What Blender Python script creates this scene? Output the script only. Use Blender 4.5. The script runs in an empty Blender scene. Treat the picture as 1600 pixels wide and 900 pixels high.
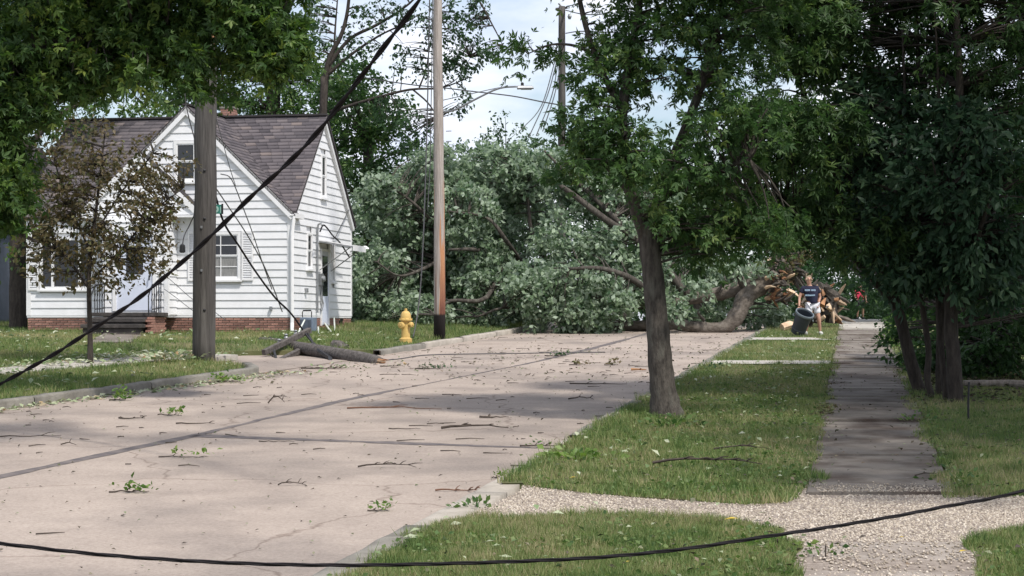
import bpy, bmesh, math, random
import numpy as np
from mathutils import Vector, Matrix, Euler

# ------------------------------------------------------------------ camera, sky, sun, exposure
SC = bpy.context.scene
COL = SC.collection
F = 3000.0 / 1600.0          # focal length in frame widths
CAMZ = 2.45                  # eye height above the extended road plane
SLOPE = 118.0 / 3000.0       # the street climbs away from the camera

cam_d = bpy.data.cameras.new("camera")
cam = bpy.data.objects.new("camera", cam_d)
COL.objects.link(cam)
cam.location = (0, 0, CAMZ)
cam.rotation_euler = (math.radians(90), 0, 0)
cam_d.sensor_width = 36.0
cam_d.lens = 36.0 * F
cam_d.shift_y = 58.0 / 1600.0
cam_d.clip_start = 0.1
cam_d.clip_end = 5000
SC.camera = cam

SUN_EL, SUN_AZ = math.radians(57), math.radians(143)     # azimuth clockwise from +Y
world = bpy.data.worlds.new("World")
SC.world = world
world.use_nodes = True
nt = world.node_tree
nt.nodes.clear()
wo = nt.nodes.new("ShaderNodeOutputWorld")
mixs = nt.nodes.new("ShaderNodeMixShader")
bg = nt.nodes.new("ShaderNodeBackground")
bg.inputs["Strength"].default_value = 0.10
sky = nt.nodes.new("ShaderNodeTexSky")
sky.sky_type = 'NISHITA'
sky.sun_disc = False
sky.sun_elevation = SUN_EL
sky.sun_rotation = SUN_AZ
sky.dust_density = 1.5
bgc = nt.nodes.new("ShaderNodeBackground")
bgc.inputs["Strength"].default_value = 1.0
tcw = nt.nodes.new("ShaderNodeTexCoord")
mapw = nt.nodes.new("ShaderNodeMapping")
mapw.inputs["Scale"].default_value = (1.0, 1.0, 2.6)
nzw = nt.nodes.new("ShaderNodeTexNoise")
nzw.inputs["Scale"].default_value = 7.0
nzw.inputs["Detail"].default_value = 7.0
nzw.inputs["Roughness"].default_value = 0.52
rpw = nt.nodes.new("ShaderNodeValToRGB")
rpw.color_ramp.elements[0].position = 0.36
rpw.color_ramp.elements[1].position = 0.60
nz2 = nt.nodes.new("ShaderNodeTexNoise")
nz2.inputs["Scale"].default_value = 9.0
nz2.inputs["Detail"].default_value = 5.0
rpc = nt.nodes.new("ShaderNodeValToRGB")
rpc.color_ramp.elements[0].position = 0.35
rpc.color_ramp.elements[0].color = (0.56, 0.61, 0.74, 1)
rpc.color_ramp.elements[1].position = 0.66
rpc.color_ramp.elements[1].color = (0.86, 0.86, 0.89, 1)
L = nt.links.new
L(tcw.outputs["Generated"], mapw.inputs["Vector"])
L(mapw.outputs["Vector"], nzw.inputs["Vector"])
L(mapw.outputs["Vector"], nz2.inputs["Vector"])
L(nzw.outputs["Fac"], rpw.inputs["Fac"])
L(nz2.outputs["Fac"], rpc.inputs["Fac"])
L(sky.outputs["Color"], bg.inputs["Color"])
L(rpc.outputs["Color"], bgc.inputs["Color"])
L(rpw.outputs["Color"], mixs.inputs["Fac"])
L(bg.outputs["Background"], mixs.inputs[1])
L(bgc.outputs["Background"], mixs.inputs[2])
L(mixs.outputs["Shader"], wo.inputs["Surface"])

sun_d = bpy.data.lights.new("sun", 'SUN')
sun_d.energy = 2.7
sun_d.angle = math.radians(4)
sun_d.color = (1.0, 0.95, 0.88)
sun = bpy.data.objects.new("sun", sun_d)
COL.objects.link(sun)
sd = Vector((math.sin(SUN_AZ) * math.cos(SUN_EL), math.cos(SUN_AZ) * math.cos(SUN_EL), math.sin(SUN_EL)))
sun.rotation_euler = sd.to_track_quat('Z', 'Y').to_euler()
sun.location = sd * 60

SC.view_settings.view_transform = 'Standard'
SC.view_settings.look = 'None'
SC.view_settings.exposure = 0.66
SC.view_settings.gamma = 1.0
SC.cycles.max_bounces = 6
SC.cycles.diffuse_bounces = 3
SC.cycles.transmission_bounces = 3
SC.cycles.use_adaptive_sampling = True

# ------------------------------------------------------------------ helpers
def g(Y):                                    # height of the street plane at distance Y
    Y = np.asarray(Y, dtype=float)
    a = SLOPE * np.minimum(Y, 64.0)
    return a + np.where(Y > 64, SLOPE * 5 * (1 - np.exp(-np.maximum(Y - 64, 0) / 5.0)), 0.0)

def gf(Y): return float(g(Y))

def P(px, py, Y):                            # a photo pixel at distance Y
    return Vector(((px - 800) / 3000.0 * Y, Y, CAMZ + (508 - py) / 3000.0 * Y))

def G(px, py, off=0.0):                      # a photo pixel on the street plane raised by off
    Y = (CAMZ - off) * 3000.0 / (py - 390.0)
    return Vector(((px - 800) / 3000.0 * Y, Y, SLOPE * Y + off))

def basis(o):
    M = Matrix.Identity(4)
    while o is not None:
        M = Matrix.LocRotScale(o.location, o.rotation_euler, o.scale) @ M
        o = o.parent
    return M

def npmesh(name, V, Fc, mat, parent=None, smooth=False, tint=None, local=False):
    """V (n,3) world coords, Fc (m,k) faces -> one mesh object"""
    V = np.asarray(V, dtype=np.float64).reshape(-1, 3)
    if parent is not None and not local:
        M = np.array(basis(parent).inverted())
        V = V @ M[:3, :3].T + M[:3, 3]
    me = bpy.data.meshes.new(name)
    Fc = np.asarray(Fc, dtype=np.int32)
    m, k = Fc.shape
    me.vertices.add(len(V))
    me.vertices.foreach_set("co", V.astype(np.float32).ravel())
    me.loops.add(m * k)
    me.loops.foreach_set("vertex_index", Fc.ravel())
    me.polygons.add(m)
    me.polygons.foreach_set("loop_start", np.arange(0, m * k, k, dtype=np.int32))
    if smooth:
        me.polygons.foreach_set("use_smooth", np.ones(m, dtype=bool))
    me.update(calc_edges=True)
    if tint is not None:
        at = me.attributes.new("tint", 'FLOAT', 'FACE')
        at.data.foreach_set("value", np.asarray(tint, dtype=np.float32))
    if mat: me.materials.append(mat)
    o = bpy.data.objects.new(name, me)
    COL.objects.link(o)
    if parent is not None: o.parent = parent
    return o

class MB:
    """collects simple shapes in one mesh"""
    def __init__(s): s.v = []; s.f = []
    def add(s, vs, fs):
        b = len(s.v)
        s.v += [tuple(x) for x in vs]
        s.f += [tuple(i + b for i in q) for q in fs]
        return s
    def box(s, x0, x1, y0, y1, z0, z1, M=None):
        vs = [Vector(p) for p in ((x0,y0,z0),(x1,y0,z0),(x1,y1,z0),(x0,y1,z0),(x0,y0,z1),(x1,y0,z1),(x1,y1,z1),(x0,y1,z1))]
        if M: vs = [M @ p for p in vs]
        return s.add(vs, ((3,2,1,0),(4,5,6,7),(0,1,5,4),(1,2,6,5),(2,3,7,6),(3,0,4,7)))
    def beam(s, a, b, w, h, up=(0,0,1)):
        a, b = Vector(a), Vector(b)
        d = (b - a).normalized()
        sx = d.cross(Vector(up)).normalized(); sz = sx.cross(d)
        vs = []
        for p in (a, b):
            for i, j in ((-1,-1),(1,-1),(1,1),(-1,1)):
                vs.append(p + sx * i * w / 2 + sz * j * h / 2)
        return s.add(vs, ((3,2,1,0),(4,5,6,7),(0,1,5,4),(1,2,6,5),(2,3,7,6),(3,0,4,7)))
    def tube(s, pts, rad, n=8, cap=True, wob=0.0, rng=None):
        pts = [Vector(p) for p in pts]
        if not hasattr(rad, '__len__'): rad = [rad] * len(pts)
        vs = []; fs = []
        d = (pts[1] - pts[0]).normalized()
        u = d.cross(Vector((0, 0, 1)))
        if u.length < 1e-3: u = d.cross(Vector((0, 1, 0)))
        u.normalize()
        for i, p in enumerate(pts):
            if i == 0: d = pts[1] - p
            elif i == len(pts) - 1: d = p - pts[i - 1]
            else: d = pts[i + 1] - pts[i - 1]
            d.normalize()
            u = (u - d * u.dot(d)).normalized()
            w = d.cross(u)
            for k in range(n):
                a = 2 * math.pi * k / n
                r = rad[i] * (1 + (rng.uniform(-wob, wob) if wob else 0))
                vs.append(p + (u * math.cos(a) + w * math.sin(a)) * r)
        for i in range(len(pts) - 1):
            for k in range(n):
                k2 = (k + 1) % n
                fs.append((i*n + k, i*n + k2, (i+1)*n + k2, (i+1)*n + k))
        if cap:
            fs.append(tuple(range(n - 1, -1, -1)))
            fs.append(tuple(range((len(pts)-1)*n, len(pts)*n)))
        return s.add(vs, fs)
    def lathe(s, prof, n=20, M=None, cap=True):
        vs = []; fs = []
        for r, z in prof:
            for k in range(n):
                a = 2 * math.pi * k / n
                p = Vector((r * math.cos(a), r * math.sin(a), z))
                vs.append(M @ p if M else p)
        for i in range(len(prof) - 1):
            for k in range(n):
                k2 = (k + 1) % n
                fs.append((i*n + k, i*n + k2, (i+1)*n + k2, (i+1)*n + k))
        if cap:
            fs.append(tuple(range(n - 1, -1, -1)))
            fs.append(tuple(range((len(prof)-1)*n, len(prof)*n)))
        return s.add(vs, fs)
    def sheet(s, poly, thick):              # n-gon with a skirt downwards
        n = len(poly)
        top = [Vector(p) for p in poly]
        vs = top + [p - Vector((0, 0, thick)) for p in top]
        fs = [tuple(range(n))] + [(i, i + n, (i + 1) % n + n, (i + 1) % n) for i in range(n)]
        return s.add(vs, fs)
    def build(s, name, mat, parent=None, smooth=False, local=False, bevel=0.0):
        vs = s.v
        if parent is not None and not local:
            Mi = basis(parent).inverted()
            vs = [Mi @ Vector(p) for p in vs]
        me = bpy.data.meshes.new(name)
        me.from_pydata([tuple(p) for p in vs], [], s.f)
        bm = bmesh.new(); bm.from_mesh(me)
        bmesh.ops.recalc_face_normals(bm, faces=bm.faces)
        bm.to_mesh(me); bm.free()
        if smooth:
            for p in me.polygons: p.use_smooth = True
        if mat: me.materials.append(mat)
        o = bpy.data.objects.new(name, me)
        COL.objects.link(o)
        if parent is not None: o.parent = parent
        if bevel:
            m = o.modifiers.new("bevel", 'BEVEL'); m.width = bevel; m.segments = 2; m.limit_method = 'ANGLE'
        return o

def tag(o, label, cat, group=None):
    o["label"] = label; o["category"] = cat
    if group: o["group"] = group
    return o

def thing(name, label, cat, loc, rotz=0.0, group=None):
    o = bpy.data.objects.new(name, None)
    o.empty_display_size = 0.2
    COL.objects.link(o)
    o.location = loc; o.rotation_euler = (0, 0, rotz)
    return tag(o, label, cat, group)

def struct(o): o["kind"] = "structure"; return o
def stuff(o): o["kind"] = "stuff"; return o

def fbm1(rng, n, k=6):
    x = np.linspace(0, 1, n); y = np.zeros(n)
    for i in range(1, k):
        y += np.sin(x * 2 * math.pi * i * 1.7 + rng.uniform(0, 6.28)) / i
    return y

# ------------------------------------------------------------------ materials
def new_mat(name):
    m = bpy.data.materials.new(name); m.use_nodes = True
    t = m.node_tree
    b = t.nodes["Principled BSDF"]
    return m, t, b

def mat(name, c1, c2=None, scale=6.0, rough=0.8, bump=0.0, bscale=None, stretch=(1,1,1), metal=0.0, spec=0.3,
        lo=0.35, hi=0.65, rand=0.0, c3=None, scale3=1.0, lo3=0.5, hi3=0.7, detail=6.0, blotch=False):
    m, t, b = new_mat(name)
    c2 = c2 or tuple(x * 0.8 for x in c1)
    tc = t.nodes.new("ShaderNodeTexCoord"); mp = t.nodes.new("ShaderNodeMapping")
    mp.inputs["Scale"].default_value = stretch
    t.links.new(tc.outputs["Object"], mp.inputs["Vector"])
    n = t.nodes.new("ShaderNodeTexNoise"); n.inputs["Scale"].default_value = scale; n.inputs["Detail"].default_value = detail
    n.inputs["Roughness"].default_value = 0.65
    t.links.new(mp.outputs["Vector"], n.inputs["Vector"])
    r = t.nodes.new("ShaderNodeValToRGB")
    r.color_ramp.elements[0].position = lo; r.color_ramp.elements[0].color = (*c1, 1)
    r.color_ramp.elements[1].position = hi; r.color_ramp.elements[1].color = (*c2, 1)
    t.links.new(n.outputs["Fac"], r.inputs["Fac"])
    out = r.outputs["Color"]
    if c3:
        n3 = t.nodes.new("ShaderNodeTexNoise"); n3.inputs["Scale"].default_value = scale3; n3.inputs["Detail"].default_value = 5
        t.links.new(mp.outputs["Vector"], n3.inputs["Vector"])
        r3 = t.nodes.new("ShaderNodeValToRGB"); r3.color_ramp.elements[0].position = lo3; r3.color_ramp.elements[1].position = hi3
        t.links.new(n3.outputs["Fac"], r3.inputs["Fac"])
        mx = t.nodes.new("ShaderNodeMix"); mx.data_type = 'RGBA'
        t.links.new(r3.outputs["Color"], mx.inputs["Factor"])
        t.links.new(out, mx.inputs["A"]); mx.inputs["B"].default_value = (*c3, 1)
        out = mx.outputs["Result"]
    if blotch:                                 # fine mottling, hairline cracks
        n4 = t.nodes.new("ShaderNodeTexNoise"); n4.inputs["Scale"].default_value = 26; n4.inputs["Detail"].default_value = 8; n4.inputs["Roughness"].default_value = .8
        t.links.new(mp.outputs["Vector"], n4.inputs["Vector"])
        r4 = t.nodes.new("ShaderNodeValToRGB"); r4.color_ramp.elements[0].position = .36; r4.color_ramp.elements[0].color = (.72, .70, .69, 1); r4.color_ramp.elements[1].position = .58
        t.links.new(n4.outputs["Fac"], r4.inputs["Fac"])
        vo = t.nodes.new("ShaderNodeTexVoronoi"); vo.feature = 'DISTANCE_TO_EDGE'; vo.inputs["Scale"].default_value = .23
        nd = t.nodes.new("ShaderNodeTexNoise"); nd.inputs["Scale"].default_value = 1.1; nd.inputs["Detail"].default_value = 8
        t.links.new(mp.outputs["Vector"], nd.inputs["Vector"])
        va = t.nodes.new("ShaderNodeVectorMath"); va.operation = 'ADD'; t.links.new(mp.outputs["Vector"], va.inputs[0]); t.links.new(nd.outputs["Color"], va.inputs[1])
        t.links.new(va.outputs[0], vo.inputs["Vector"])
        r5 = t.nodes.new("ShaderNodeValToRGB"); r5.color_ramp.elements[0].position = .001; r5.color_ramp.elements[0].color = (.62, .58, .56, 1); r5.color_ramp.elements[1].position = .006
        t.links.new(vo.outputs["Distance"], r5.inputs["Fac"])
        for src_ in (r4.outputs["Color"], r5.outputs["Color"]):
            mm = t.nodes.new("ShaderNodeMix"); mm.data_type = 'RGBA'; mm.blend_type = 'MULTIPLY'; mm.inputs["Factor"].default_value = 1
            t.links.new(out, mm.inputs["A"]); t.links.new(src_, mm.inputs["B"]); out = mm.outputs["Result"]
    if rand:
        oi = t.nodes.new("ShaderNodeObjectInfo"); mr = t.nodes.new("ShaderNodeMapRange")
        mr.inputs["To Min"].default_value = 1 - rand; mr.inputs["To Max"].default_value = 1 + rand
        t.links.new(oi.outputs["Random"], mr.inputs["Value"])
        hv = t.nodes.new("ShaderNodeHueSaturation")
        t.links.new(mr.outputs["Result"], hv.inputs["Value"]); t.links.new(out, hv.inputs["Color"])
        out = hv.outputs["Color"]
    t.links.new(out, b.inputs["Base Color"])
    b.inputs["Roughness"].default_value = rough
    b.inputs["Metallic"].default_value = metal
    b.inputs["Specular IOR Level"].default_value = spec
    if bump:
        nb = t.nodes.new("ShaderNodeTexNoise"); nb.inputs["Scale"].default_value = bscale or scale * 4; nb.inputs["Detail"].default_value = 6
        t.links.new(mp.outputs["Vector"], nb.inputs["Vector"])
        bp = t.nodes.new("ShaderNodeBump"); bp.inputs["Strength"].default_value = bump; bp.inputs["Distance"].default_value = 0.02
        t.links.new(nb.outputs["Fac"], bp.inputs["Height"]); t.links.new(bp.outputs["Normal"], b.inputs["Normal"])
    return m

def leaf_mat(name, cols, trans=0.42, rough=0.5, back=None):
    """cols: ramp over the per-leaf tint"""
    m, t, b = new_mat(name)
    at = t.nodes.new("ShaderNodeAttribute"); at.attribute_name = "tint"
    r = t.nodes.new("ShaderNodeValToRGB")
    while len(r.color_ramp.elements) < len(cols): r.color_ramp.elements.new(0.5)
    for i, c in enumerate(cols):
        r.color_ramp.elements[i].position = i / (len(cols) - 1); r.color_ramp.elements[i].color = (*c, 1)
    t.links.new(at.outputs["Fac"], r.inputs["Fac"])
    col = r.outputs["Color"]
    if back:                                   # pale underside of the leaf blade
        ge = t.nodes.new("ShaderNodeNewGeometry")
        mx = t.nodes.new("ShaderNodeMix"); mx.data_type = 'RGBA'
        t.links.new(ge.outputs["Backfacing"], mx.inputs["Factor"])
        t.links.new(col, mx.inputs["A"]); mx.inputs["B"].default_value = (*back, 1)
        col = mx.outputs["Result"]
    t.links.new(col, b.inputs["Base Color"])
    b.inputs["Roughness"].default_value = rough
    b.inputs["Specular IOR Level"].default_value = 0.35
    tr = t.nodes.new("ShaderNodeBsdfTranslucent")
    hs = t.nodes.new("ShaderNodeHueSaturation"); hs.inputs["Saturation"].default_value = 1.15; hs.inputs["Value"].default_value = 1.2
    t.links.new(col, hs.inputs["Color"]); t.links.new(hs.outputs["Color"], tr.inputs["Color"])
    ms = t.nodes.new("ShaderNodeMixShader"); ms.inputs["Fac"].default_value = trans
    t.links.new(b.outputs["BSDF"], ms.inputs[1]); t.links.new(tr.outputs["BSDF"], ms.inputs[2])
    t.links.new(ms.outputs["Shader"], t.nodes["Material Output"].inputs["Surface"])
    return m

M = {}
M['ground'] = mat('ground_earth', (0.055, 0.085, 0.03), (0.11, 0.11, 0.05), 1.2, 0.95, 0.3, 20)
M['soil'] = mat('lawn_soil', (0.075, 0.10, 0.036), (0.13, 0.125, 0.06), 2.5, 0.95, 0.5, 30, c3=(0.17, 0.15, 0.075), scale3=0.45, lo3=0.52, hi3=0.68)
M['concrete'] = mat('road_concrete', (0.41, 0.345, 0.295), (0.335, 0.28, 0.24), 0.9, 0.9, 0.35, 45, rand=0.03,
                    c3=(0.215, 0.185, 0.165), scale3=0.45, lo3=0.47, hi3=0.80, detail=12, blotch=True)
M['tar'] = mat('joint_tar', (0.085, 0.075, 0.078), (0.17, 0.145, 0.135), 5, 0.8, 0.3)
M['kerb'] = mat('kerb_concrete', (0.25, 0.235, 0.205), (0.15, 0.14, 0.12), 3.0, 0.92, 0.5, 40)
M['kerb_pale'] = mat('kerb_pale_concrete', (0.42, 0.38, 0.33), (0.30, 0.27, 0.23), 3.0, 0.92, 0.5, 40)
M['walk'] = mat('shaded_sidewalk', (0.205, 0.180, 0.155), (0.135, 0.117, 0.10), 2.2, 0.92, 0.45, 50, rand=0.10,
                c3=(0.075, 0.054, 0.043), scale3=1.1, lo3=0.47, hi3=0.72, detail=9)  # tree shade is put into this darker tone; the brown patches are dirt
M['walk_near'] = mat('sunlit_sidewalk', (0.36, 0.315, 0.275), (0.26, 0.225, 0.195), 3.5, 0.92, 0.5, 60, c3=(0.19, 0.155, 0.13), scale3=2.2, lo3=.5, hi3=.75, detail=10)  # same walk paler, with the sunlight put into the colour
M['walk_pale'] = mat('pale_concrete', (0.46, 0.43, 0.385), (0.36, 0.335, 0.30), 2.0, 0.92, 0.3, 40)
M['gravel_bed'] = mat('gravel_bed', (0.33, 0.28, 0.24), (0.19, 0.155, 0.13), 14, 0.95, 0.6, 60)
M['pebble'] = leaf_mat('gravel_stones', [(0.13, 0.105, 0.08), (0.35, 0.295, 0.235), (0.47, 0.405, 0.33), (0.60, 0.54, 0.46)], trans=0.0, rough=0.9)
M['grass'] = leaf_mat('grass_blades', [(0.06, 0.115, 0.032), (0.125, 0.195, 0.056), (0.20, 0.245, 0.085), (0.30, 0.285, 0.14), (0.41, 0.35, 0.21)], trans=0.3, rough=0.6)
M['dry_grass'] = leaf_mat('dry_grass_blades', [(0.13, 0.19, 0.06), (0.23, 0.26, 0.10), (0.34, 0.32, 0.15), (0.44, 0.37, 0.22)], trans=0.3, rough=0.6)
M['white'] = mat('white_siding', (0.78, 0.785, 0.80), (0.70, 0.705, 0.715), 2.5, 0.55, 0.05, 20, c3=(0.62, 0.62, 0.61), scale3=1.0, lo3=0.6, hi3=0.85)
M['trim'] = mat('white_trim', (0.80, 0.80, 0.81), (0.72, 0.72, 0.72), 3, 0.5)
M['brick'] = mat('red_brick', (0.34, 0.19, 0.15), (0.23, 0.12, 0.095), 12, 0.9, 0.4, 60, rand=0.35)
M['mortar'] = mat('brick_mortar', (0.46, 0.40, 0.36), (0.36, 0.31, 0.28), 10, 0.95, 0.3)
M['shingle'] = leaf_mat('roof_shingles', [(0.075, 0.068, 0.075), (0.115, 0.102, 0.110), (0.15, 0.132, 0.138), (0.20, 0.165, 0.155)], trans=0.0, rough=0.95)
M['roofbase'] = mat('roof_felt', (0.05, 0.045, 0.047), None, 8, 0.95)
M['glass'] = mat('window_glass', (0.012, 0.014, 0.018), (0.02, 0.022, 0.028), 3, 0.06, spec=0.6)
M['curtain'] = mat('curtain', (0.30, 0.30, 0.29), (0.17, 0.17, 0.17), 6, 0.9, stretch=(8, 1, 0.6))
M['door'] = mat('blue_white_door', (0.66, 0.70, 0.80), (0.60, 0.64, 0.74), 2, 0.5)
M['stone'] = mat('dark_step_stone', (0.085, 0.075, 0.07), (0.04, 0.037, 0.035), 6, 0.9, 0.5, 30)
M['iron'] = mat('black_iron', (0.025, 0.025, 0.027), None, 8, 0.5)
M['grey_metal'] = mat('grey_metal', (0.33, 0.34, 0.35), (0.24, 0.25, 0.26), 5, 0.45, metal=0.6)
M['bluebox'] = mat('blue_grey_metal', (0.22, 0.27, 0.35), (0.16, 0.20, 0.27), 4, 0.5, metal=0.2)
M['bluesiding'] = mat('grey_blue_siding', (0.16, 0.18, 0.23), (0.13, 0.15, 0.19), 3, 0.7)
M['pole'] = mat('grey_pole_wood', (0.095, 0.088, 0.082), (0.050, 0.046, 0.043), 6, 0.9, 0.7, 14, stretch=(6, 6, 0.35), c3=(0.13, 0.122, 0.112), scale3=2, lo3=0.5, hi3=0.75)
M['oldpole'] = mat('silver_pole_wood', (0.34, 0.30, 0.27), (0.20, 0.17, 0.15), 5, 0.9, 0.7, 14, stretch=(6, 6, 0.25))
M['log'] = mat('weathered_log', (0.15, 0.135, 0.125), (0.05, 0.043, 0.04), 7, 0.9, 0.8, 18, stretch=(2, 2, 2))
M['bark'] = mat('grey_brown_bark', (0.098, 0.086, 0.073), (0.034, 0.029, 0.025), 7, 0.95, 1.0, 22, stretch=(2.2, 2.2, 0.7), c3=(0.125, 0.12, 0.10), scale3=3, lo3=0.55, hi3=0.75)
M['bark_dark'] = mat('dark_bark', (0.07, 0.058, 0.05), (0.03, 0.025, 0.022), 7, 0.95, 0.8, 20, stretch=(2, 2, 0.6))
M['bark_pale'] = mat('pale_broken_bark', (0.19, 0.165, 0.14), (0.08, 0.067, 0.055), 4, 0.95, 0.9, 16, stretch=(1.5, 2, 2))
M['splinter'] = mat('fresh_split_wood', (0.36, 0.20, 0.10), (0.15, 0.065, 0.04), 5, 0.9, 0.5, 20, rand=0.4)
M['splinter_pale'] = mat('pale_split_wood', (0.62, 0.48, 0.34), (0.42, 0.29, 0.19), 5, 0.9, 0.4, 20, rand=0.3)
M['cable'] = mat('black_cable', (0.012, 0.011, 0.012), (0.022, 0.020, 0.022), 9, 0.8, spec=0.08)
M['wire'] = mat('grey_wire', (0.08, 0.08, 0.085), None, 9, 0.5)
M['hydrant'] = mat('yellow_paint', (0.62, 0.43, 0.15), (0.52, 0.35, 0.12), 5, 0.5, 0.1, c3=(0.30, 0.20, 0.09), scale3=4, lo3=0.62, hi3=0.8)
M['twig'] = mat('twig_bark', (0.085, 0.068, 0.055), (0.045, 0.036, 0.03), 10, 0.95)
M['redtwig'] = mat('reddish_twig', (0.19, 0.10, 0.065), (0.11, 0.06, 0.04), 10, 0.95)
M['skin'] = mat('skin', (0.50, 0.29, 0.21), (0.44, 0.25, 0.18), 8, 0.5)
M['skin_dark'] = mat('deeper_skin', (0.30, 0.18, 0.13), (0.26, 0.15, 0.11), 8, 0.5)
M['shirt'] = mat('navy_shirt', (0.022, 0.024, 0.050), (0.016, 0.017, 0.035), 9, 0.9)
M['shirt_red'] = mat('red_shirt', (0.62, 0.06, 0.11), (0.50, 0.04, 0.08), 9, 0.9)
M['shorts'] = mat('white_shorts', (0.74, 0.74, 0.76), (0.64, 0.64, 0.68), 7, 0.9)
M['dark_cloth'] = mat('dark_cloth', (0.03, 0.03, 0.035), None, 9, 0.9)
M['hair'] = mat('grey_blond_hair', (0.33, 0.26, 0.19), (0.22, 0.17, 0.12), 20, 0.7)
M['hair_dark'] = mat('dark_hair', (0.03, 0.025, 0.02), None, 20, 0.7)
M['shoe'] = mat('white_shoe', (0.70, 0.70, 0.66), None, 9, 0.7)
M['print'] = mat('pale_blue_print', (0.45, 0.62, 0.78), None, 9, 0.8)
M['bin'] = mat('dark_grey_plastic', (0.045, 0.055, 0.068), (0.035, 0.043, 0.053), 5, 0.45, spec=0.4)
M['bin_rim'] = mat('grey_plastic_rim', (0.15, 0.18, 0.20), None, 5, 0.5)
M['sign'] = mat('green_sign_paint', (0.03, 0.20, 0.16), None, 5, 0.5)
M['sign_pale'] = mat('pale_sign_paint', (0.36, 0.56, 0.50), None, 5, 0.5)
M['hose'] = mat('pale_hose', (0.62, 0.66, 0.60), None, 5, 0.6)
M['lamp_glass'] = mat('lamp_lens', (0.35, 0.36, 0.38), None, 5, 0.2)

G_DARK = [(0.030, 0.066, 0.024), (0.053, 0.108, 0.038), (0.080, 0.150, 0.050), (0.140, 0.21, 0.066)]
G_COOL = [(0.028, 0.062, 0.034), (0.048, 0.098, 0.054), (0.078, 0.140, 0.076), (0.135, 0.205, 0.105)]
G_MID = [(0.036, 0.078, 0.026), (0.062, 0.126, 0.040), (0.10, 0.178, 0.056), (0.17, 0.235, 0.068)]
G_SILVER = [(0.060, 0.115, 0.058), (0.13, 0.20, 0.105), (0.22, 0.30, 0.18), (0.36, 0.45, 0.31)]
G_BROWN = [(0.06, 0.068, 0.03), (0.105, 0.09, 0.045), (0.165, 0.125, 0.065), (0.13, 0.155, 0.06)]
M['leaf_dark'] = leaf_mat('dark_green_leaves', G_DARK)
M['leaf_left'] = leaf_mat('yellowish_green_leaves', [(0.036, 0.078, 0.022), (0.068, 0.132, 0.034), (0.118, 0.19, 0.044), (0.22, 0.28, 0.058)])
M['leaf_cool'] = leaf_mat('blue_green_leaves', G_COOL)
M['leaf_mid'] = leaf_mat('mid_green_leaves', G_MID)
M['leaf_far'] = leaf_mat('far_green_leaves', [(0.030, 0.065, 0.030), (0.045, 0.095, 0.040), (0.07, 0.125, 0.055), (0.10, 0.16, 0.07)])
M['leaf_silver'] = leaf_mat('silver_green_leaves', G_SILVER, back=(0.34, 0.42, 0.315))
M['leaf_brown'] = leaf_mat('browning_leaves', G_BROWN)
M['leaf_bright'] = leaf_mat('bright_green_leaves', [(0.07, 0.14, 0.03), (0.11, 0.19, 0.045), (0.16, 0.25, 0.06), (0.24, 0.32, 0.10)])
M['leaf_turf'] = leaf_mat('turf_leaves', [(0.05, 0.10, 0.03), (0.09, 0.16, 0.045), (0.15, 0.22, 0.07), (0.26, 0.30, 0.13)])
M['shade_litter'] = leaf_mat('shade_dark_dead_leaves', [(0.035, 0.028, 0.02), (0.07, 0.055, 0.038), (0.05, 0.06, 0.028), (0.13, 0.11, 0.075)], trans=0.0, rough=0.9)  # dead leaf browns, darkened to deepen the shade under the clump
M['leaf_litter'] = leaf_mat('litter_leaves', [(0.08, 0.13, 0.045), (0.20, 0.27, 0.13), (0.38, 0.42, 0.27), (0.46, 0.48, 0.36), (0.40, 0.26, 0.13)], trans=0.15)
M['yellow_leaf'] = leaf_mat('yellow_leaf', [(0.62, 0.42, 0.06), (0.70, 0.55, 0.10)], trans=0.2)
M['road_bits'] = leaf_mat('road_litter_bits', [(0.05, 0.04, 0.035), (0.10, 0.085, 0.06), (0.09, 0.12, 0.05), (0.22, 0.24, 0.15), (0.16, 0.11, 0.08)], trans=0.0, rough=0.9)

# ------------------------------------------------------------------ the ground and the street
XRp = ([10, 66, 80], [-2.25, 9.23, 12.1])
def XR(Y): return np.interp(Y, *XRp)
XLp = ([10, 20, 25, 29.4, 33.5, 37.7, 44.5, 57.4, 66, 80], [-17.5, -11.6, -9.5, -7.8, -6.35, -5.0, -2.96, 0.38, 2.3, 5.2])
def XL(Y): return np.interp(Y, *XLp)
XJp = ([10, 15, 20.7, 25.26, 31.3, 42, 47, 54, 66, 80], [-8.9, -7.2, -5.52, -4.2, -2.7, 0.55, 1.85, 3.5, 6.0, 9.0])
def XJ(Y): return np.interp(Y, *XJp)

rng = np.random.default_rng(7)
ys = np.concatenate([np.linspace(-30, 90, 121), np.array([100, 120, 150, 200, 300, 500, 900, 2500])])
xs = np.concatenate([-np.array([2500, 900, 400, 200, 120, 80, 60]), np.linspace(-50, 50, 51), np.array([60, 80, 120, 200, 400, 900, 2500])])
VX, VY = np.meshgrid(xs, ys)
VZ = g(VY) - 0.10
nx = len(xs)
idx = np.arange(len(ys) * nx).reshape(len(ys), nx)
Q = np.stack([idx[:-1, :-1], idx[:-1, 1:], idx[1:, 1:], idx[1:, :-1]], -1).reshape(-1, 4)
struct(npmesh('ground', np.stack([VX, VY, VZ], -1).reshape(-1, 3), Q, M['ground'], smooth=True))

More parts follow.
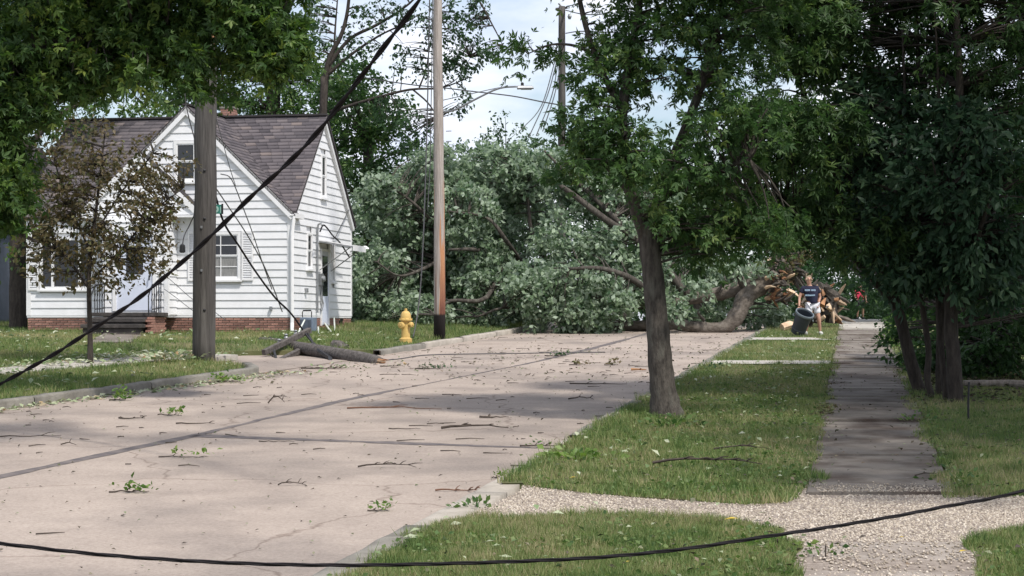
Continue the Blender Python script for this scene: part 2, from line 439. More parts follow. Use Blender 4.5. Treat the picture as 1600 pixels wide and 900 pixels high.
def strip(name, fl, fr, y0, y1, off, m, ny=60, nxx=2, skirt=0.0, parent=None, hfun=None):
    Y = np.linspace(y0, y1, ny)
    t = np.linspace(0, 1, nxx)
    X = fl(Y)[:, None] * (1 - t) + fr(Y)[:, None] * t
    YY = np.repeat(Y[:, None], nxx, 1)
    Z = g(YY) + (hfun(X, YY) if hfun else off)
    V = np.stack([X, YY, Z], -1).reshape(-1, 3)
    i = np.arange(ny * nxx).reshape(ny, nxx)
    q = np.stack([i[:-1, :-1], i[:-1, 1:], i[1:, 1:], i[1:, :-1]], -1).reshape(-1, 4)
    return npmesh(name, V, q, m, parent, smooth=True)

# road bed with cast concrete slabs, two lanes, recessed tarred joints
road = struct(strip('road', lambda y: XL(y) - 0.05, lambda y: XR(y) + 0.05, 8, 68, -0.04, M['tar'], 80, 6))
def slab(parent, pts, off, m, thick=0.1, name='slab'):
    return MB().sheet([(x, y, gf(y) + off) for x, y in pts], thick).build(name, m, parent, bevel=0.006)
def jag(a, b, n, amp):
    a = np.array(a, float); b = np.array(b, float)
    t = np.linspace(0, 1, n)
    d = b - a; nrm = np.array([-d[1], d[0]]) / (np.linalg.norm(d) + 1e-9)
    w = rng.normal(0, amp, n); w[0] = w[-1] = 0
    return [tuple(a + d * tt + nrm * ww) for tt, ww in zip(t, w)]
CR = 0.35
trR = [11.0, 25.26, 37.5, 50.0, 62.0]         # joints between slabs, measured where they meet the middle joint
trL = [11.0, 24.2, 36.2, 48.5, 62.0]
def cross_y(Y0, Xc, sgn):                     # follow the cross joint away from the middle
    return Y0 - CR * (Xc - XJ(Y0))
def edge_pts(fx, ya, yb, dx, amp, step=0.25):
    n = max(3, int((yb - ya) / step))
    Y = np.linspace(ya, yb, n)
    return [(float(fx(y)) + dx + (rng.normal(0, amp) if 0 < i < n - 1 else 0), float(y)) for i, y in enumerate(Y)]
for k in range(len(trR) - 1):
    a, b = trR[k] + 0.02, trR[k + 1] - 0.02
    def yr(Y0):
        y = Y0
        for _ in range(8): y = Y0 - CR * (float(XR(y)) - float(XJ(Y0)))
        return y
    left = edge_pts(XJ, a, b, 0.024, 0.008)
    right = edge_pts(XR, yr(a), yr(b), -0.01, 0.004, 1.0)
    top = jag(left[-1], right[-1], 20, 0.008)[1:-1]
    bot = jag(left[0], right[0], 20, 0.010)[1:-1]
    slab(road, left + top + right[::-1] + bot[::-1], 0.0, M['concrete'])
for k in range(len(trL) - 1):
    a, b = trL[k] + 0.006, trL[k + 1] - 0.006
    def yl(Y0):
        y = Y0
        for _ in range(8): y = Y0 - CR * (float(XL(y)) - float(XJ(Y0)))
        return y
    right = edge_pts(XJ, a, b, -0.024, 0.008)
    left = edge_pts(XL, yl(a), min(yl(b), 66), 0.01, 0.004, 1.0)
    top = jag(left[-1], right[-1], 16, 0.004)[1:-1]
    bot = jag(left[0], right[0], 16, 0.004)[1:-1]
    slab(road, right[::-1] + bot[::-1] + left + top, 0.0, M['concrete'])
# worn tar smears beside the joints, uneven ribbons a few mm thick
def ribbon(name, pts, widths, off, m, parent):
    V = []; Fq = []
    for i, (p, w) in enumerate(zip(pts, widths)):
        p = np.array(p); d = np.array(pts[min(i + 1, len(pts) - 1)]) - np.array(pts[max(i - 1, 0)])
        n = np.array([-d[1], d[0]]) / np.linalg.norm(d)
        for s in (-1, 1):
            q = p + n * s * w / 2
            V.append((q[0], q[1], gf(q[1]) + off))
        if i: Fq.append((2*i-2, 2*i-1, 2*i+1, 2*i))
    return npmesh(name, V, Fq, m, parent)
n = 150; Yj = np.linspace(14, 60, n)
w = 0.13 + 0.07 * np.clip(fbm1(rng, n, 14), -1.0, 1.6) + rng.normal(0, 0.018, n)
ribbon('joint_tar', [(float(XJ(y)) + 0.012 * rng.normal(), y) for y in Yj], np.clip(w, 0.03, 0.32), 0.004, M['tar'], road)
n = 60; t = np.linspace(0, 1, n)
A = np.array([-4.2, 25.26]); B = np.array([0.75, 23.55])
w = (0.33 - 0.20 * t) + 0.06 * fbm1(rng, n, 12) + rng.normal(0, 0.03, n)
ribbon('joint_tar', [tuple(A + (B - A) * tt + np.array([0, 0.015 * rng.normal()])) for tt in t], np.clip(w, 0.04, 0.45), 0.004, M['tar'], road)

# kerbs
def kerb(name, fx, y0, y1, side, h, wdt, m, n=50, curl=None, parent=None):
    V = []; Fq = []
    prof = [(0, -0.12), (0, h * 0.75), (0.02, h * 0.96), (0.05, h), (wdt, h), (wdt, -0.12)]
    Y = np.linspace(y0, y1, n)
    path = [(float(fx(y)), float(y)) for y in Y] + (curl or [])
    for i, p in enumerate(path):
        a = np.array(path[max(i - 1, 0)]); b = np.array(path[min(i + 1, len(path) - 1)])
        d = (b - a) / np.linalg.norm(b - a); nr = np.array([-d[1], d[0]]) * side
        jit = rng.normal(0, 0.006)
        for o, z in prof:
            q = np.array(p) + nr * o
            V.append((q[0], q[1], gf(p[1]) + z + (jit if z > 0 else 0)))
        k = len(prof)
        if i:
            for j in range(k - 1):
                Fq.append(((i-1)*k + j, (i-1)*k + j + 1, i*k + j + 1, i*k + j))
    Fq.append((0, 1, 2, 3)); Fq.append((len(V)-4, len(V)-3, len(V)-2, len(V)-1))
    o = npmesh(name, V, Fq, m, parent, smooth=False)
    if parent is None: struct(o)
    return o
kerbL = [(18, 23.6), (23.62, 26.9), (26.92, 30.2), (30.22, 33.6), (33.62, 37.3)]
kb = struct(bpy.data.objects.new('kerb', None)); COL.objects.link(kb)
for i, (a, b) in enumerate(kerbL):
    kerb('kerb_stone', XL, a, b, 1, 0.14, 0.20, M['kerb'], 14, [(-4.98, 37.7), (-5.05, 38.3), (-5.3, 39.1)] if i == 4 else None, kb)
kerb2 = struct(bpy.data.objects.new('kerb', None)); COL.objects.link(kerb2)
for i, (a, b) in enumerate([(44.3, 47.6), (47.62, 50.9), (50.92, 54.2), (54.22, 57.6), (57.62, 62)]):
    kerb('kerb_stone', XL, a, b, 1, 0.13, 0.20, M['kerb_pale'] if i else M['kerb'], 10, None, kerb2)
kerb3 = struct(bpy.data.objects.new('kerb', None)); COL.objects.link(kerb3)
for i, (a, b) in enumerate([(10, 13.4), (13.42, 16.4), (16.42, 19.0), (19.02, 21.2), (21.22, 24.4), (24.42, 27.6), (27.62, 30.8), (30.82, 34), (34.02, 37.2), (37.22, 40.6), (40.62, 44), (44.02, 47.5), (47.52, 51.0), (51.02, 55), (55.02, 60)]):
    kerb('kerb_stone', XR, a, b, -1, 0.06 if 14 < a < 21.3 else 0.10, 0.36 if 16 < a < 21.3 else 0.24 if a > 13 and a < 16 else 0.18, M['kerb_pale'] if 14 < a < 21.3 else M['kerb'], 8, None, kerb3)

# lawns
def left_edge(Y):
    base = XL(Y) - 0.19
    yy = np.array([36.8, 37.7, 38.6, 39.6, 40.6, 41.6, 43.6, 44.2, 44.8])
    dx = np.array([0.0, -0.08, -0.55, -1.3, -2.1, -2.9, -3.4, -2.9, 0.0])
    return base + np.interp(Y, yy, dx, left=0, right=0)
def left_h(X, Y):
    d = np.clip((left_edge(Y) + 0.19 - X) / 3.8, 0, 1); s = d * d * (3 - 2 * d)
    far = np.clip((Y - 36) / 8, 0, 1)
    return 0.115 + 0.165 * s * far + 0.012 * np.sin(X * 1.3 + Y * 0.7) * s
def lh(x, y): return gf(y) + float(left_h(np.array(x), np.array(y)))
struct(strip('lawn', lambda y: np.full_like(y, -45.0), left_edge, 14, 66, 0, M['soil'], 220, 60, hfun=left_h))
SWL = lambda y: -0.46 + 0.178 * np.asarray(y, float)       # sidewalk edges on the right
SWR = lambda y: 0.97 + 0.178 * np.asarray(y, float)
OFFR = 0.075
def poly_px(pts, off): return [tuple(G(x, y, off)) for x, y in pts]
def edge_wall(pts, parent):                # earth edge below the turf
    V = []; Fq = []
    for i, (x, y, z) in enumerate(pts):
        V += [(x, y, z), (x, y, z - 0.25)]
        if i: Fq.append((2*i-2, 2*i-1, 2*i+1, 2*i))
    return npmesh('turf_edge', V, Fq, M['soil'], parent)
lawn_left = [o for o in bpy.data.objects if o.name == 'lawn'][0]
Ye = np.linspace(14, 66, 220)
edge_wall([(float(left_edge(np.array(y))), y, lh(float(left_edge(np.array(y))), y)) for y in Ye], lawn_left)
# near verge, right of the road, below the gravel drive
vA = [(520, 905), (575, 875), (640, 840), (705, 814), (760, 806), (900, 803), (1020, 805), (1130, 812), (1200, 822), (1232, 838), (1246, 870), (1250, 980), (430, 980)]
def inset(poly, d):
    P_ = np.array([(p[0], p[1]) for p in poly]); c_ = P_.mean(0); v = P_ - c_
    P_ = P_ - v / np.linalg.norm(v, axis=1, keepdims=True) * d
    return [(x, y, gf(y) + .052 + .012) for x, y in P_]
MB().sheet(inset(poly_px(vA, OFFR), .14), 0.15).build('lawn', M['soil'])["kind"] = 'structure'
# long verge with the street tree
Yv = np.linspace(19.6, 66, 80)
struct(strip('lawn', lambda y: XR(y) + 0.17, lambda y: SWL(y) - 0.02, 19.55, 66, OFFR, M['soil'], 80, 8))
edge_wall([(float(XR(19.55)) + 0.2 + (float(SWL(19.55)) - float(XR(19.55))) * t, 19.56, gf(19.55) + OFFR) for t in np.linspace(0, 1, 6)] + [(float(SWL(21)) - .02, 21, gf(21) + OFFR)], lawn_left)
edge_wall([(float(SWR(18.75)) + t, 18.76, gf(18.76) + OFFR) for t in np.linspace(0, 30, 12)], lawn_left)
vB = [(812, 750), (818, 757), (900, 767), (1000, 777), (1100, 782), (1180, 786), (1235, 783), (1258, 772), (1262, 740), (1000, 735), (825, 738)]
MB().sheet(inset(poly_px(vB, OFFR), .12), 0.15).build('lawn', M['soil'])["kind"] = 'structure'
# lawn right of the sidewalk
struct(strip('lawn', lambda y: SWR(y) + 0.02, lambda y: np.full_like(y, 40.0), 18.75, 66, OFFR, M['soil'], 80, 12))
vC = [(1517, 842), (1560, 828), (1640, 812), (1800, 790), (1900, 990), (1548, 990), (1530, 880)]
MB().sheet(inset(poly_px(vC, OFFR), .14), 0.15).build('lawn', M['soil'])["kind"] = 'structure'
# gravel drive
gd = [(700, 818), (770, 788), (812, 768), (825, 742), (1000, 742), (1250, 745), (1500, 745), (1620, 745), (1850, 740), (2100, 860), (2000, 990), (1240, 990), (1200, 880), (1000, 840)]
grav = struct(MB().sheet(poly_px(gd, 0.05), 0.12).build('gravel_drive', M['gravel_bed']))

# sidewalk slabs, uneven
walk = struct(strip('sidewalk', lambda y: SWL(y), lambda y: SWR(y), 13, 67, 0.0, M['soil'], 40, 2))
ye = [12.8, 14.3, 15.75, 17.2, 18.75, 19.95, 20.7, 22.2, 23.7, 25.2, 26.7, 28.2, 29.7, 31.2, 32.7, 34.2, 35.7, 37.2, 38.7, 40.2, 41.7, 43.2, 44.7, 46.2, 47.7, 49.2, 50.7, 52.2, 53.7, 55.2, 56.7, 58.2, 61.5, 64.5]
for a, b in zip(ye[:-1], ye[1:]):
    dz = rng.normal(0, 0.013); tl = rng.normal(0, 0.018); tx = rng.normal(0, 0.006)
    base = 0.015 if 15.7 < a < 18.6 else OFFR - (.02 if a < 15.7 else 0)
    pale = a > 56
    pts = []
    for fx, yy in ((SWL, a + 0.022), (SWR, a + 0.022), (SWR, b - 0.022), (SWL, b - 0.022)):
        pts.append((float(fx(yy)), yy, gf(yy) + base + dz + (tl if yy > a + 0.5 else 0) + (tx if fx is SWR else 0) + (0.03 if a > 58 else 0)))
    e1 = jag(pts[0][:2], pts[1][:2], 9, 0.006); e2 = jag(pts[2][:2], pts[3][:2], 9, 0.006)
    poly = [(p[0], p[1], pts[0][2] + (pts[1][2] - pts[0][2]) * i / 8) for i, p in enumerate(e1)] + \
           [(p[0], p[1], pts[2][2] + (pts[3][2] - pts[2][2]) * i / 8) for i, p in enumerate(e2)]
    MB().sheet(poly, 0.12).build('slab', M['walk_pale'] if pale else M['walk_near'] if a < 18.5 else M['walk'], walk, bevel=0.008)  # shaded and sunlit stretches are told apart by slab colour
# cross walks from the kerb over the far verge
for i, (yy, m) in enumerate(((39.6, 'walk_pale'), (50.2, 'walk_pale'))):
    struct(strip('path', lambda y: XR(y) + 0.2, (lambda y: SWL(y) - 0.03) if i == 0 else (lambda y: XR(y) + 2.4 - 0.5 * (y - 50.2)), yy, yy + 1.25, OFFR + 0.02, M[m], 6, 6))
# path on the house side and the walk to the front steps
pth = [(-14.5, 29.0), (-11.3, 33.0), (-8.8, 36.75), (-7.55, 39.2), (-6.9, 40.6), (-6.1, 42.2)]
pl = struct(bpy.data.objects.new('path', None)); COL.objects.link(pl)
for (x0, y0), (x1, y1) in zip(pth[:-1], pth[1:]):
    d = np.array([x1 - x0, y1 - y0]); L_ = np.linalg.norm(d); d /= L_; nr = np.array([-d[1], d[0]])
    k = max(1, round(L_ / 1.4))
    for i in range(k):
        a = np.array([x0, y0]) + d * (L_ * i / k + 0.012); b = np.array([x0, y0]) + d * (L_ * (i + 1) / k - 0.012)
        q = [a - nr * .1, b - nr * .1, b + nr * 1.05, a + nr * 1.05]
        MB().sheet([(p[0], p[1], lh(p[0], p[1]) + 0.03) for p in q], 0.12).build('slab', M['walk_pale'], pl)
fw = struct(bpy.data.objects.new('path', None)); COL.objects.link(fw)
for i in range(4):
    y0 = 44.4 + i * 1.25; x0 = -9.35 - 0.16 * i
    q = [(x0 - .45, y0), (x0 + .55, y0), (x0 + .38, y0 + 1.2), (x0 - .62, y0 + 1.2)]
    MB().sheet([(p[0], p[1], lh(p[0], p[1]) + 0.03 + rng.normal(0, .006)) for p in q], 0.12).build('slab', M['walk'], fw)
ap = [(-5.0, 37.9), (-5.4, 39.2), (-6.3, 40.3), (-7.6, 41.5), (-8.0, 43.5), (-7.4, 44.1), (-3.3, 44.5), (-2.9, 44.4), (-4.0, 41.1)]
struct(MB().sheet([(x, y, gf(y) + 0.012) for x, y in [(-5.0, 37.9), (-6.4, 38.2), (-9.0, 40.5), (-9.6, 45.5), (-3.6, 46.2), (-2.4, 46.0), (-2.9, 44.4), (-4.0, 41.1)]], 0.12).build('apron', M['concrete']))

# ------------------------------------------------------------------ grass, gravel and litter
def pip(px, py, poly):
    x = np.asarray(px); y = np.asarray(py); inside = np.zeros(x.shape, bool)
    n = len(poly); j = n - 1
    for i in range(n):
        xi, yi = poly[i][:2]; xj, yj = poly[j][:2]
        c = ((yi > y) != (yj > y)) & (x < (xj - xi) * (y - yi) / (yj - yi + 1e-12) + xi)
        inside ^= c; j = i
    return inside

def vnoise(X, Y, sc, seed):
    r = np.random.default_rng(seed)
    T = r.random((64, 64))
    x = X * sc; y = Y * sc
    xi = np.floor(x).astype(int); yi = np.floor(y).astype(int)
    fx = x - xi; fy = y - yi
    fx = fx * fx * (3 - 2 * fx); fy = fy * fy * (3 - 2 * fy)
    a = T[xi % 64, yi % 64]; b = T[(xi + 1) % 64, yi % 64]; c = T[xi % 64, (yi + 1) % 64]; d = T[(xi + 1) % 64, (yi + 1) % 64]
    return (a * (1 - fx) + b * fx) * (1 - fy) + (c * (1 - fx) + d * fx) * fy

def blades(name, X, Y, Z, hmin, hmax, wid, dry=0.0, seed=1, m=None, lush=None):
    r = np.random.default_rng(seed); n = len(X)
    patch = 0.6 * vnoise(X, Y, 0.9, 3) + 0.4 * vnoise(X, Y, 2.7, 4)
    h = r.uniform(hmin, hmax, n) * (0.35 + 0.8 * vnoise(X, Y, 1.6, 9) + 0.9 * vnoise(X, Y, 6.5, 10) ** 2)
    if lush is not None: h = h * (1 + 0.7 * lush)
    a = r.uniform(0, 2 * np.pi, n); lean = r.uniform(0.1, 0.9, n) * h
    la = r.uniform(0, 2 * np.pi, n)
    w = wid * r.uniform(0.7, 1.3, n)
    dx = np.cos(a) * w / 2; dy = np.sin(a) * w / 2
    V = np.empty((n, 3, 3))
    V[:, 0] = np.stack([X - dx, Y - dy, Z - 0.01], -1)
    V[:, 1] = np.stack([X + dx, Y + dy, Z - 0.01], -1)
    V[:, 2] = np.stack([X + np.cos(la) * lean, Y + np.sin(la) * lean, Z + h], -1)
    drymask = np.clip((patch - 0.52 + dry) * 3.2, 0, 1)
    tint = 0.05 + 0.42 * vnoise(X, Y, 4.5, 77) + 0.17 * r.normal(size=n) + 0.55 * drymask * r.uniform(0.2, 1.0, n)
    if lush is not None: tint -= 0.15 * lush
    return stuff(npmesh(name, V.reshape(-1, 3), np.arange(3 * n).reshape(n, 3), m or M['grass'], tint=np.clip(tint, 0, 1)))

def scatter(x0, x1, y0, y1, dens, seed):
    r = np.random.default_rng(seed)
    n = int((x1 - x0) * (y1 - y0) * dens)
    return r.uniform(x0, x1, n), r.uniform(y0, y1, n), r
# near verge
wA = [(p[0], p[1]) for p in poly_px(vA, OFFR)]
X, Y, r = scatter(-2.6, 3.2, 12.0, 18.2, 5200, 11)
k = pip(X + .18 * (vnoise(X, Y, 2.4, 73) - .5), Y + .4 * (vnoise(X, Y, 2.1, 74) - .5), wA); X, Y = X[k], Y[k]
blades('grass', X, Y, g(Y) + OFFR, 0.03, 0.08, 0.008, 0.22, 21)
wC = [(p[0], p[1]) for p in poly_px(vC, OFFR)]
X, Y, r = scatter(3.0, 8.5, 12.0, 18.6, 3600, 12)
k = pip(X + .18 * (vnoise(X, Y, 2.4, 73) - .5), Y + .4 * (vnoise(X, Y, 2.1, 74) - .5), wC); X, Y = X[k], Y[k]
blades('grass', X, Y, g(Y) + OFFR, 0.035, 0.08, 0.008, 0.0, 22)
# long verge
X, Y, r = scatter(-0.5, 13.0, 17.9, 64, 1500, 13)
wB = [(p[0], p[1]) for p in poly_px(vB, OFFR)]
front = (Y > 19.6) | pip(X + 0.10 * (vnoise(X, Y, 2.5, 41) - .5), Y + 0.25 * (vnoise(X, Y, 2.0, 42) - .5), wB)
X, Y = X[front], Y[front]
lim = np.clip((23.0 / Y) ** 1.7, 0.05, 1.0)
k = (X > XR(Y) + 0.13) & (X < SWL(Y) + 0.34 * (vnoise(X, Y, 1.3, 5) - 0.35) + 0.1 * (vnoise(X, Y, 5, 55) - .5)) & (r.random(len(X)) < lim)
k &= ~((Y > 39.6 + 0.5 * vnoise(X, Y, 2.1, 31)) & (Y < 40.85 - 0.5 * vnoise(X, Y, 1.7, 32)))
k &= ~((Y > 50.2) & (Y < 51.45) & (X < XR(Y) + 2.3 - 0.5 * (Y - 50.2)))
X, Y = X[k], Y[k]
edge = np.clip(1 - (X - XR(Y)) / 0.8, 0, 1)
blades('grass', X, Y, g(Y) + OFFR, 0.03, 0.08, 0.011, 0.24, 23, lush=edge)
# lawn right of the sidewalk
X, Y, r = scatter(4.0, 16, 18.3, 50, 1500, 14)
k = Y > 18.75 - .45 * vnoise(X, Y, 1.5, 75); X, Y = X[k], Y[k]
lim = np.clip((21.0 / Y) ** 1.9, 0.03, 1.0)
k = (X > SWR(Y) - 0.40 * (vnoise(X, Y, 1.3, 6) - 0.35) - 0.1 * (vnoise(X, Y, 5, 56) - .5)) & (X < Y * 0.30) & (r.random(len(X)) < lim)
X, Y = X[k], Y[k]
blades('grass', X, Y, g(Y) + OFFR, 0.03, 0.08, 0.010, 0.2, 24)
# lawn before the house and round the hydrant
X, Y, r = scatter(-20, 2.0, 24, 62, 700, 15)
lim = np.clip((30.0 / Y) ** 1.2, 0.2, 1.0)
k = (X < left_edge(Y) + 0.02) & (X > -0.30 * Y) & (r.random(len(X)) < lim)
dpath = np.full(len(X), 9.0)
for (x0, y0), (x1, y1) in zip(pth[:-1], pth[1:]):
    d = np.array([x1 - x0, y1 - y0]); L_ = np.linalg.norm(d); d /= L_
    u = (X - x0) * d[0] + (Y - y0) * d[1]; v = -(X - x0) * d[1] + (Y - y0) * d[0]
    k &= ~((u > 0) & (u < L_) & (v > -0.05) & (v < 1.0))
hc = np.array([-5.75, 50.0]); ex = np.array([math.cos(math.radians(-10.3)), math.sin(math.radians(-10.3))]); ey = np.array([-ex[1], ex[0]])
lx = (X - hc[0]) * ex[0] + (Y - hc[1]) * ex[1]; ly = (X - hc[0]) * ey[0] + (Y - hc[1]) * ey[1]
k &= ~((lx > -7.4) & (lx < 0.02) & (ly > -0.02))
k &= ~((Y > 44.4) & (Y < 49.4) & (np.abs(X + 9.35 + 0.13 * (Y - 44.4)) < 0.5))
X, Y, lx, ly = X[k], Y[k], lx[k], ly[k]
dryy = np.clip(1.15 - np.abs(ly + 2.7) / 2.4, 0, 1) * np.clip((lx + 12) / 1, 0, 1) * np.clip((0.5 - lx) / 1.0, 0, 1)
kd = r.random(len(X)) < dryy * 1.5 * (0.35 + 0.9 * vnoise(X, Y, .8, 76))
blades('grass', X[~kd], Y[~kd], g(Y[~kd]) + left_h(X[~kd], Y[~kd]), 0.05, 0.11, 0.016, 0.06, 25)
blades('grass', X[kd], Y[kd], g(Y[kd]) + left_h(X[kd], Y[kd]), 0.03, 0.07, 0.016, 0.2, 26, M['dry_grass'])

# longer tufts standing out of the turf
Xc, Yc, r = scatter(-2.5, 12, 12.5, 45, 5.0, 81)
onv = pip(Xc, Yc, wA) | pip(Xc, Yc, wC) | ((Xc > XR(Yc) + .15) & (Xc < SWL(Yc)) & ((Yc > 19.6) | pip(Xc, Yc, wB))) | ((Xc > SWR(Yc)) & (Yc > 18.8) & (Xc < .3 * Yc))
nearE = np.minimum(np.abs(Xc - XR(Yc) - .2), np.minimum(np.abs(Xc - SWL(Yc)), np.abs(Xc - SWR(Yc))))
k = onv & (r.random(len(Xc)) < 0.22 + 0.6 * np.exp(-nearE / .25)); Xc, Yc = Xc[k], Yc[k]
ci = np.repeat(np.arange(len(Xc)), 26)
X = Xc[ci] + r.normal(0, .05, len(ci)); Y = Yc[ci] + r.normal(0, .05, len(ci))
blades('grass', X, Y, g(Y) + OFFR, 0.07, 0.15, 0.009, -0.1, 82)
# gravel stones (octahedra, uneven)
def pebbles(name, X, Y, Z, smin, smax, m, seed, kind=True):
    r = np.random.default_rng(seed); n = len(X)
    base = np.array([(1,0,0),(0,1,0),(-1,0,0),(0,-1,0),(0,0,1),(0,0,-1)], float)
    s = r.uniform(smin, smax, n)
    V = base[None] * s[:, None, None] * r.uniform(0.6, 1.3, (n, 6, 1))
    V[:, :, 2] *= 0.6
    a = r.uniform(0, 6.28, n); c, sn = np.cos(a)[:, None], np.sin(a)[:, None]
    x = V[:, :, 0] * c - V[:, :, 1] * sn; y = V[:, :, 0] * sn + V[:, :, 1] * c
    V = np.stack([x + X[:, None], y + Y[:, None], V[:, :, 2] + Z[:, None]], -1)
    f = np.array([(0,1,4),(1,2,4),(2,3,4),(3,0,4),(1,0,5),(2,1,5),(3,2,5),(0,3,5)])
    Fq = (f[None] + 6 * np.arange(n)[:, None, None]).reshape(-1, 3)
    return stuff(npmesh(name, V.reshape(-1, 3), Fq, m, tint=np.repeat(np.clip(r.normal(0.5, 0.25, n), 0, 1), 8)))
wG = [(p[0], p[1]) for p in poly_px(gd, 0.05)]
X, Y, r = scatter(-1.5, 9, 13.0, 20.6, 2300, 31)
jx = .18 * (vnoise(X, Y, 2.4, 73) - .5); jy = .4 * (vnoise(X, Y, 2.1, 74) - .5)
k = pip(X, Y, wG) & ~pip(X + jx, Y + jy, wA) & ~pip(X + jx, Y + jy, wC) & (X < Y * 0.30)
onwalk = (X > SWL(Y)) & (X < SWR(Y))
k &= ~(onwalk & (Y < 15.8) & (r.random(len(X)) < 0.72 + .5 * (vnoise(X, Y, 1.8, 72) - .5)))
k &= r.random(len(X)) < 0.35 + 0.9 * vnoise(X, Y, 1.6, 71)
X, Y = X[k], Y[k]
pebbles('gravel', X, Y, g(Y) + np.where((X > SWL(Y)) & (X < SWR(Y)) & (Y < 15.75), OFFR - .015, 0.050), 0.004, 0.019, M['pebble'], 32)

X = r.uniform(3, 4.6, 900); Y = 18.75 + np.abs(r.normal(0, .28, 900)); k = (X > SWL(Y) - .1) & (X < SWR(Y)); X, Y = X[k], Y[k]
pebbles('gravel', X, Y, g(Y) + OFFR + .012, 0.004, 0.015, M['pebble'], 33)
# leaves: folded blades, one or three lobes
def leaf_geo(p, d, size, r, fold=0.18, wfac=0.55, flat=0.35, lobes=1):
    n = len(p)
    d = d / (np.linalg.norm(d, axis=1, keepdims=True) + 1e-9)
    up = np.array([0, 0, 1.0]) * flat + r.normal(size=(n, 3)) * (1 - flat)
    s = np.cross(d, up); s /= np.linalg.norm(s, axis=1, keepdims=True) + 1e-9
    nn = np.cross(s, d)
    Ls = (size * r.uniform(0.45, 1.45, n))[:, None]
    Vs = []; tv = []
    angs = [(0, 1.0)] if lobes == 1 else [(0, 1.0), (0.85, 0.8), (-0.85, 0.8)]
    for a, f in angs:
        dd = d * math.cos(a) + s * math.sin(a); ss = -d * math.sin(a) + s * math.cos(a)
        wf = wfac if lobes == 1 else wfac * 0.62
        V = np.empty((n, 4, 3))
        V[:, 0] = p
        V[:, 1] = p + dd * Ls * f * 0.48 + ss * Ls * wf * 0.5 * f + nn * Ls * fold * 0.5
        V[:, 2] = p + dd * Ls * f
        V[:, 3] = p + dd * Ls * f * 0.48 - ss * Ls * wf * 0.5 * f + nn * Ls * fold * 0.5
        Vs.append(V)
    V = np.concatenate(Vs, 1).reshape(-1, 3)
    nl = n * len(angs)
    i = 4 * np.arange(nl)[:, None]
    Fq = np.concatenate([i + np.array([[0, 1, 2]]), i + np.array([[0, 2, 3]])], 1).reshape(-1, 3)
    return V, Fq, 2 * len(angs)

def flat_litter(name, X, Y, Z, size, m, seed, t0=0.0, t1=1.0, parent=None):
    r = np.random.default_rng(seed); n = len(X)
    a = r.uniform(0, 6.28, n)
    d = np.stack([np.cos(a), np.sin(a), r.normal(0.1, 0.25, n)], -1)
    V, Fq, k = leaf_geo(np.stack([X, Y, Z + 0.012], -1), d, size, r, fold=0.3, flat=0.75)
    V[:, 2] = np.maximum(V[:, 2], np.repeat(Z + 0.004, 4))
    return stuff(npmesh(name, V, Fq, m, parent, tint=np.repeat(r.uniform(t0, t1, n), k)))
# pale leaves along the left kerb, on the path and the lawn
r = np.random.default_rng(41)
n = 700; Yk = r.uniform(24, 38.5, n); dk = np.abs(r.normal(0, 0.28, n)) * np.clip((Yk - 22) / 12, 0.2, 1.2)
Xk = XL(Yk) + 0.03 + dk
flat_litter('leaf_litter', Xk, Yk, g(Yk) + 0.0, 0.11, M['leaf_litter'], 42, 0.2, 0.95)
Xp = []; Yp = []
for _ in range(900):
    i = r.integers(0, len(pth) - 1); tt = r.random(); a = np.array(pth[i]); b = np.array(pth[i + 1])
    q = a + (b - a) * tt; d = (b - a) / np.linalg.norm(b - a); q = q + np.array([-d[1], d[0]]) * r.normal(0.7, 0.55)
    Xp.append(q[0]); Yp.append(q[1])
Xp = np.array(Xp); Yp = np.array(Yp)
flat_litter('leaf_litter', Xp, Yp, g(Yp) + left_h(Xp, Yp) + 0.05, 0.13, M['leaf_litter'], 43, 0.1, 0.9)
X, Y, r2 = scatter(-14, -1, 30, 50, 4, 44); k = X < left_edge(Y) - 0.1; X, Y = X[k], Y[k]
flat_litter('leaf_litter', X, Y, g(Y) + left_h(X, Y) + 0.06, 0.12, M['leaf_litter'], 45, 0.0, 0.8)
X, Y, r2 = scatter(-2.5, 9, 12.5, 34, 260, 54)
onv = pip(X, Y, wA) | pip(X, Y, wC) | ((X > XR(Y) + .15) & (X < SWL(Y)) & ((Y > 19.6) | pip(X, Y, wB))) | ((X > SWR(Y)) & (Y > 18.8) & (X < .3 * Y))
k = onv & (r2.random(len(X)) < vnoise(X, Y, 1.1, 61) ** 2 * 1.1 * np.clip((20 / Y) ** 1.2, 0, 1)); X, Y = X[k], Y[k]
a = r2.uniform(0, 6.28, len(X))
V_, F_, k_ = leaf_geo(np.stack([X, Y, g(Y) + OFFR + r2.uniform(.01, .06, len(X))], -1), np.stack([np.cos(a), np.sin(a), r2.normal(.25, .3, len(X))], -1), 0.042, r2, flat=.55, wfac=.75)
stuff(npmesh('clover', V_, F_, M['leaf_turf'], tint=np.repeat(np.clip(r2.normal(.5, .25, len(X)), 0, 1), k_)))
X, Y, r2 = scatter(-2.5, 9, 12.5, 40, 30, 55)
onv = pip(X, Y, wA) | pip(X, Y, wC) | ((X > XR(Y) + .15) & (X < SWL(Y)) & (Y > 19.4)) | ((X > SWR(Y)) & (Y > 18.8) & (X < .3 * Y))
k = onv & (r2.random(len(X)) < vnoise(X, Y, .7, 62) ** 1.5); X, Y = X[k], Y[k]
flat_litter('leaf_litter', X, Y, g(Y) + OFFR + 0.035, 0.05, M['road_bits'], 56)
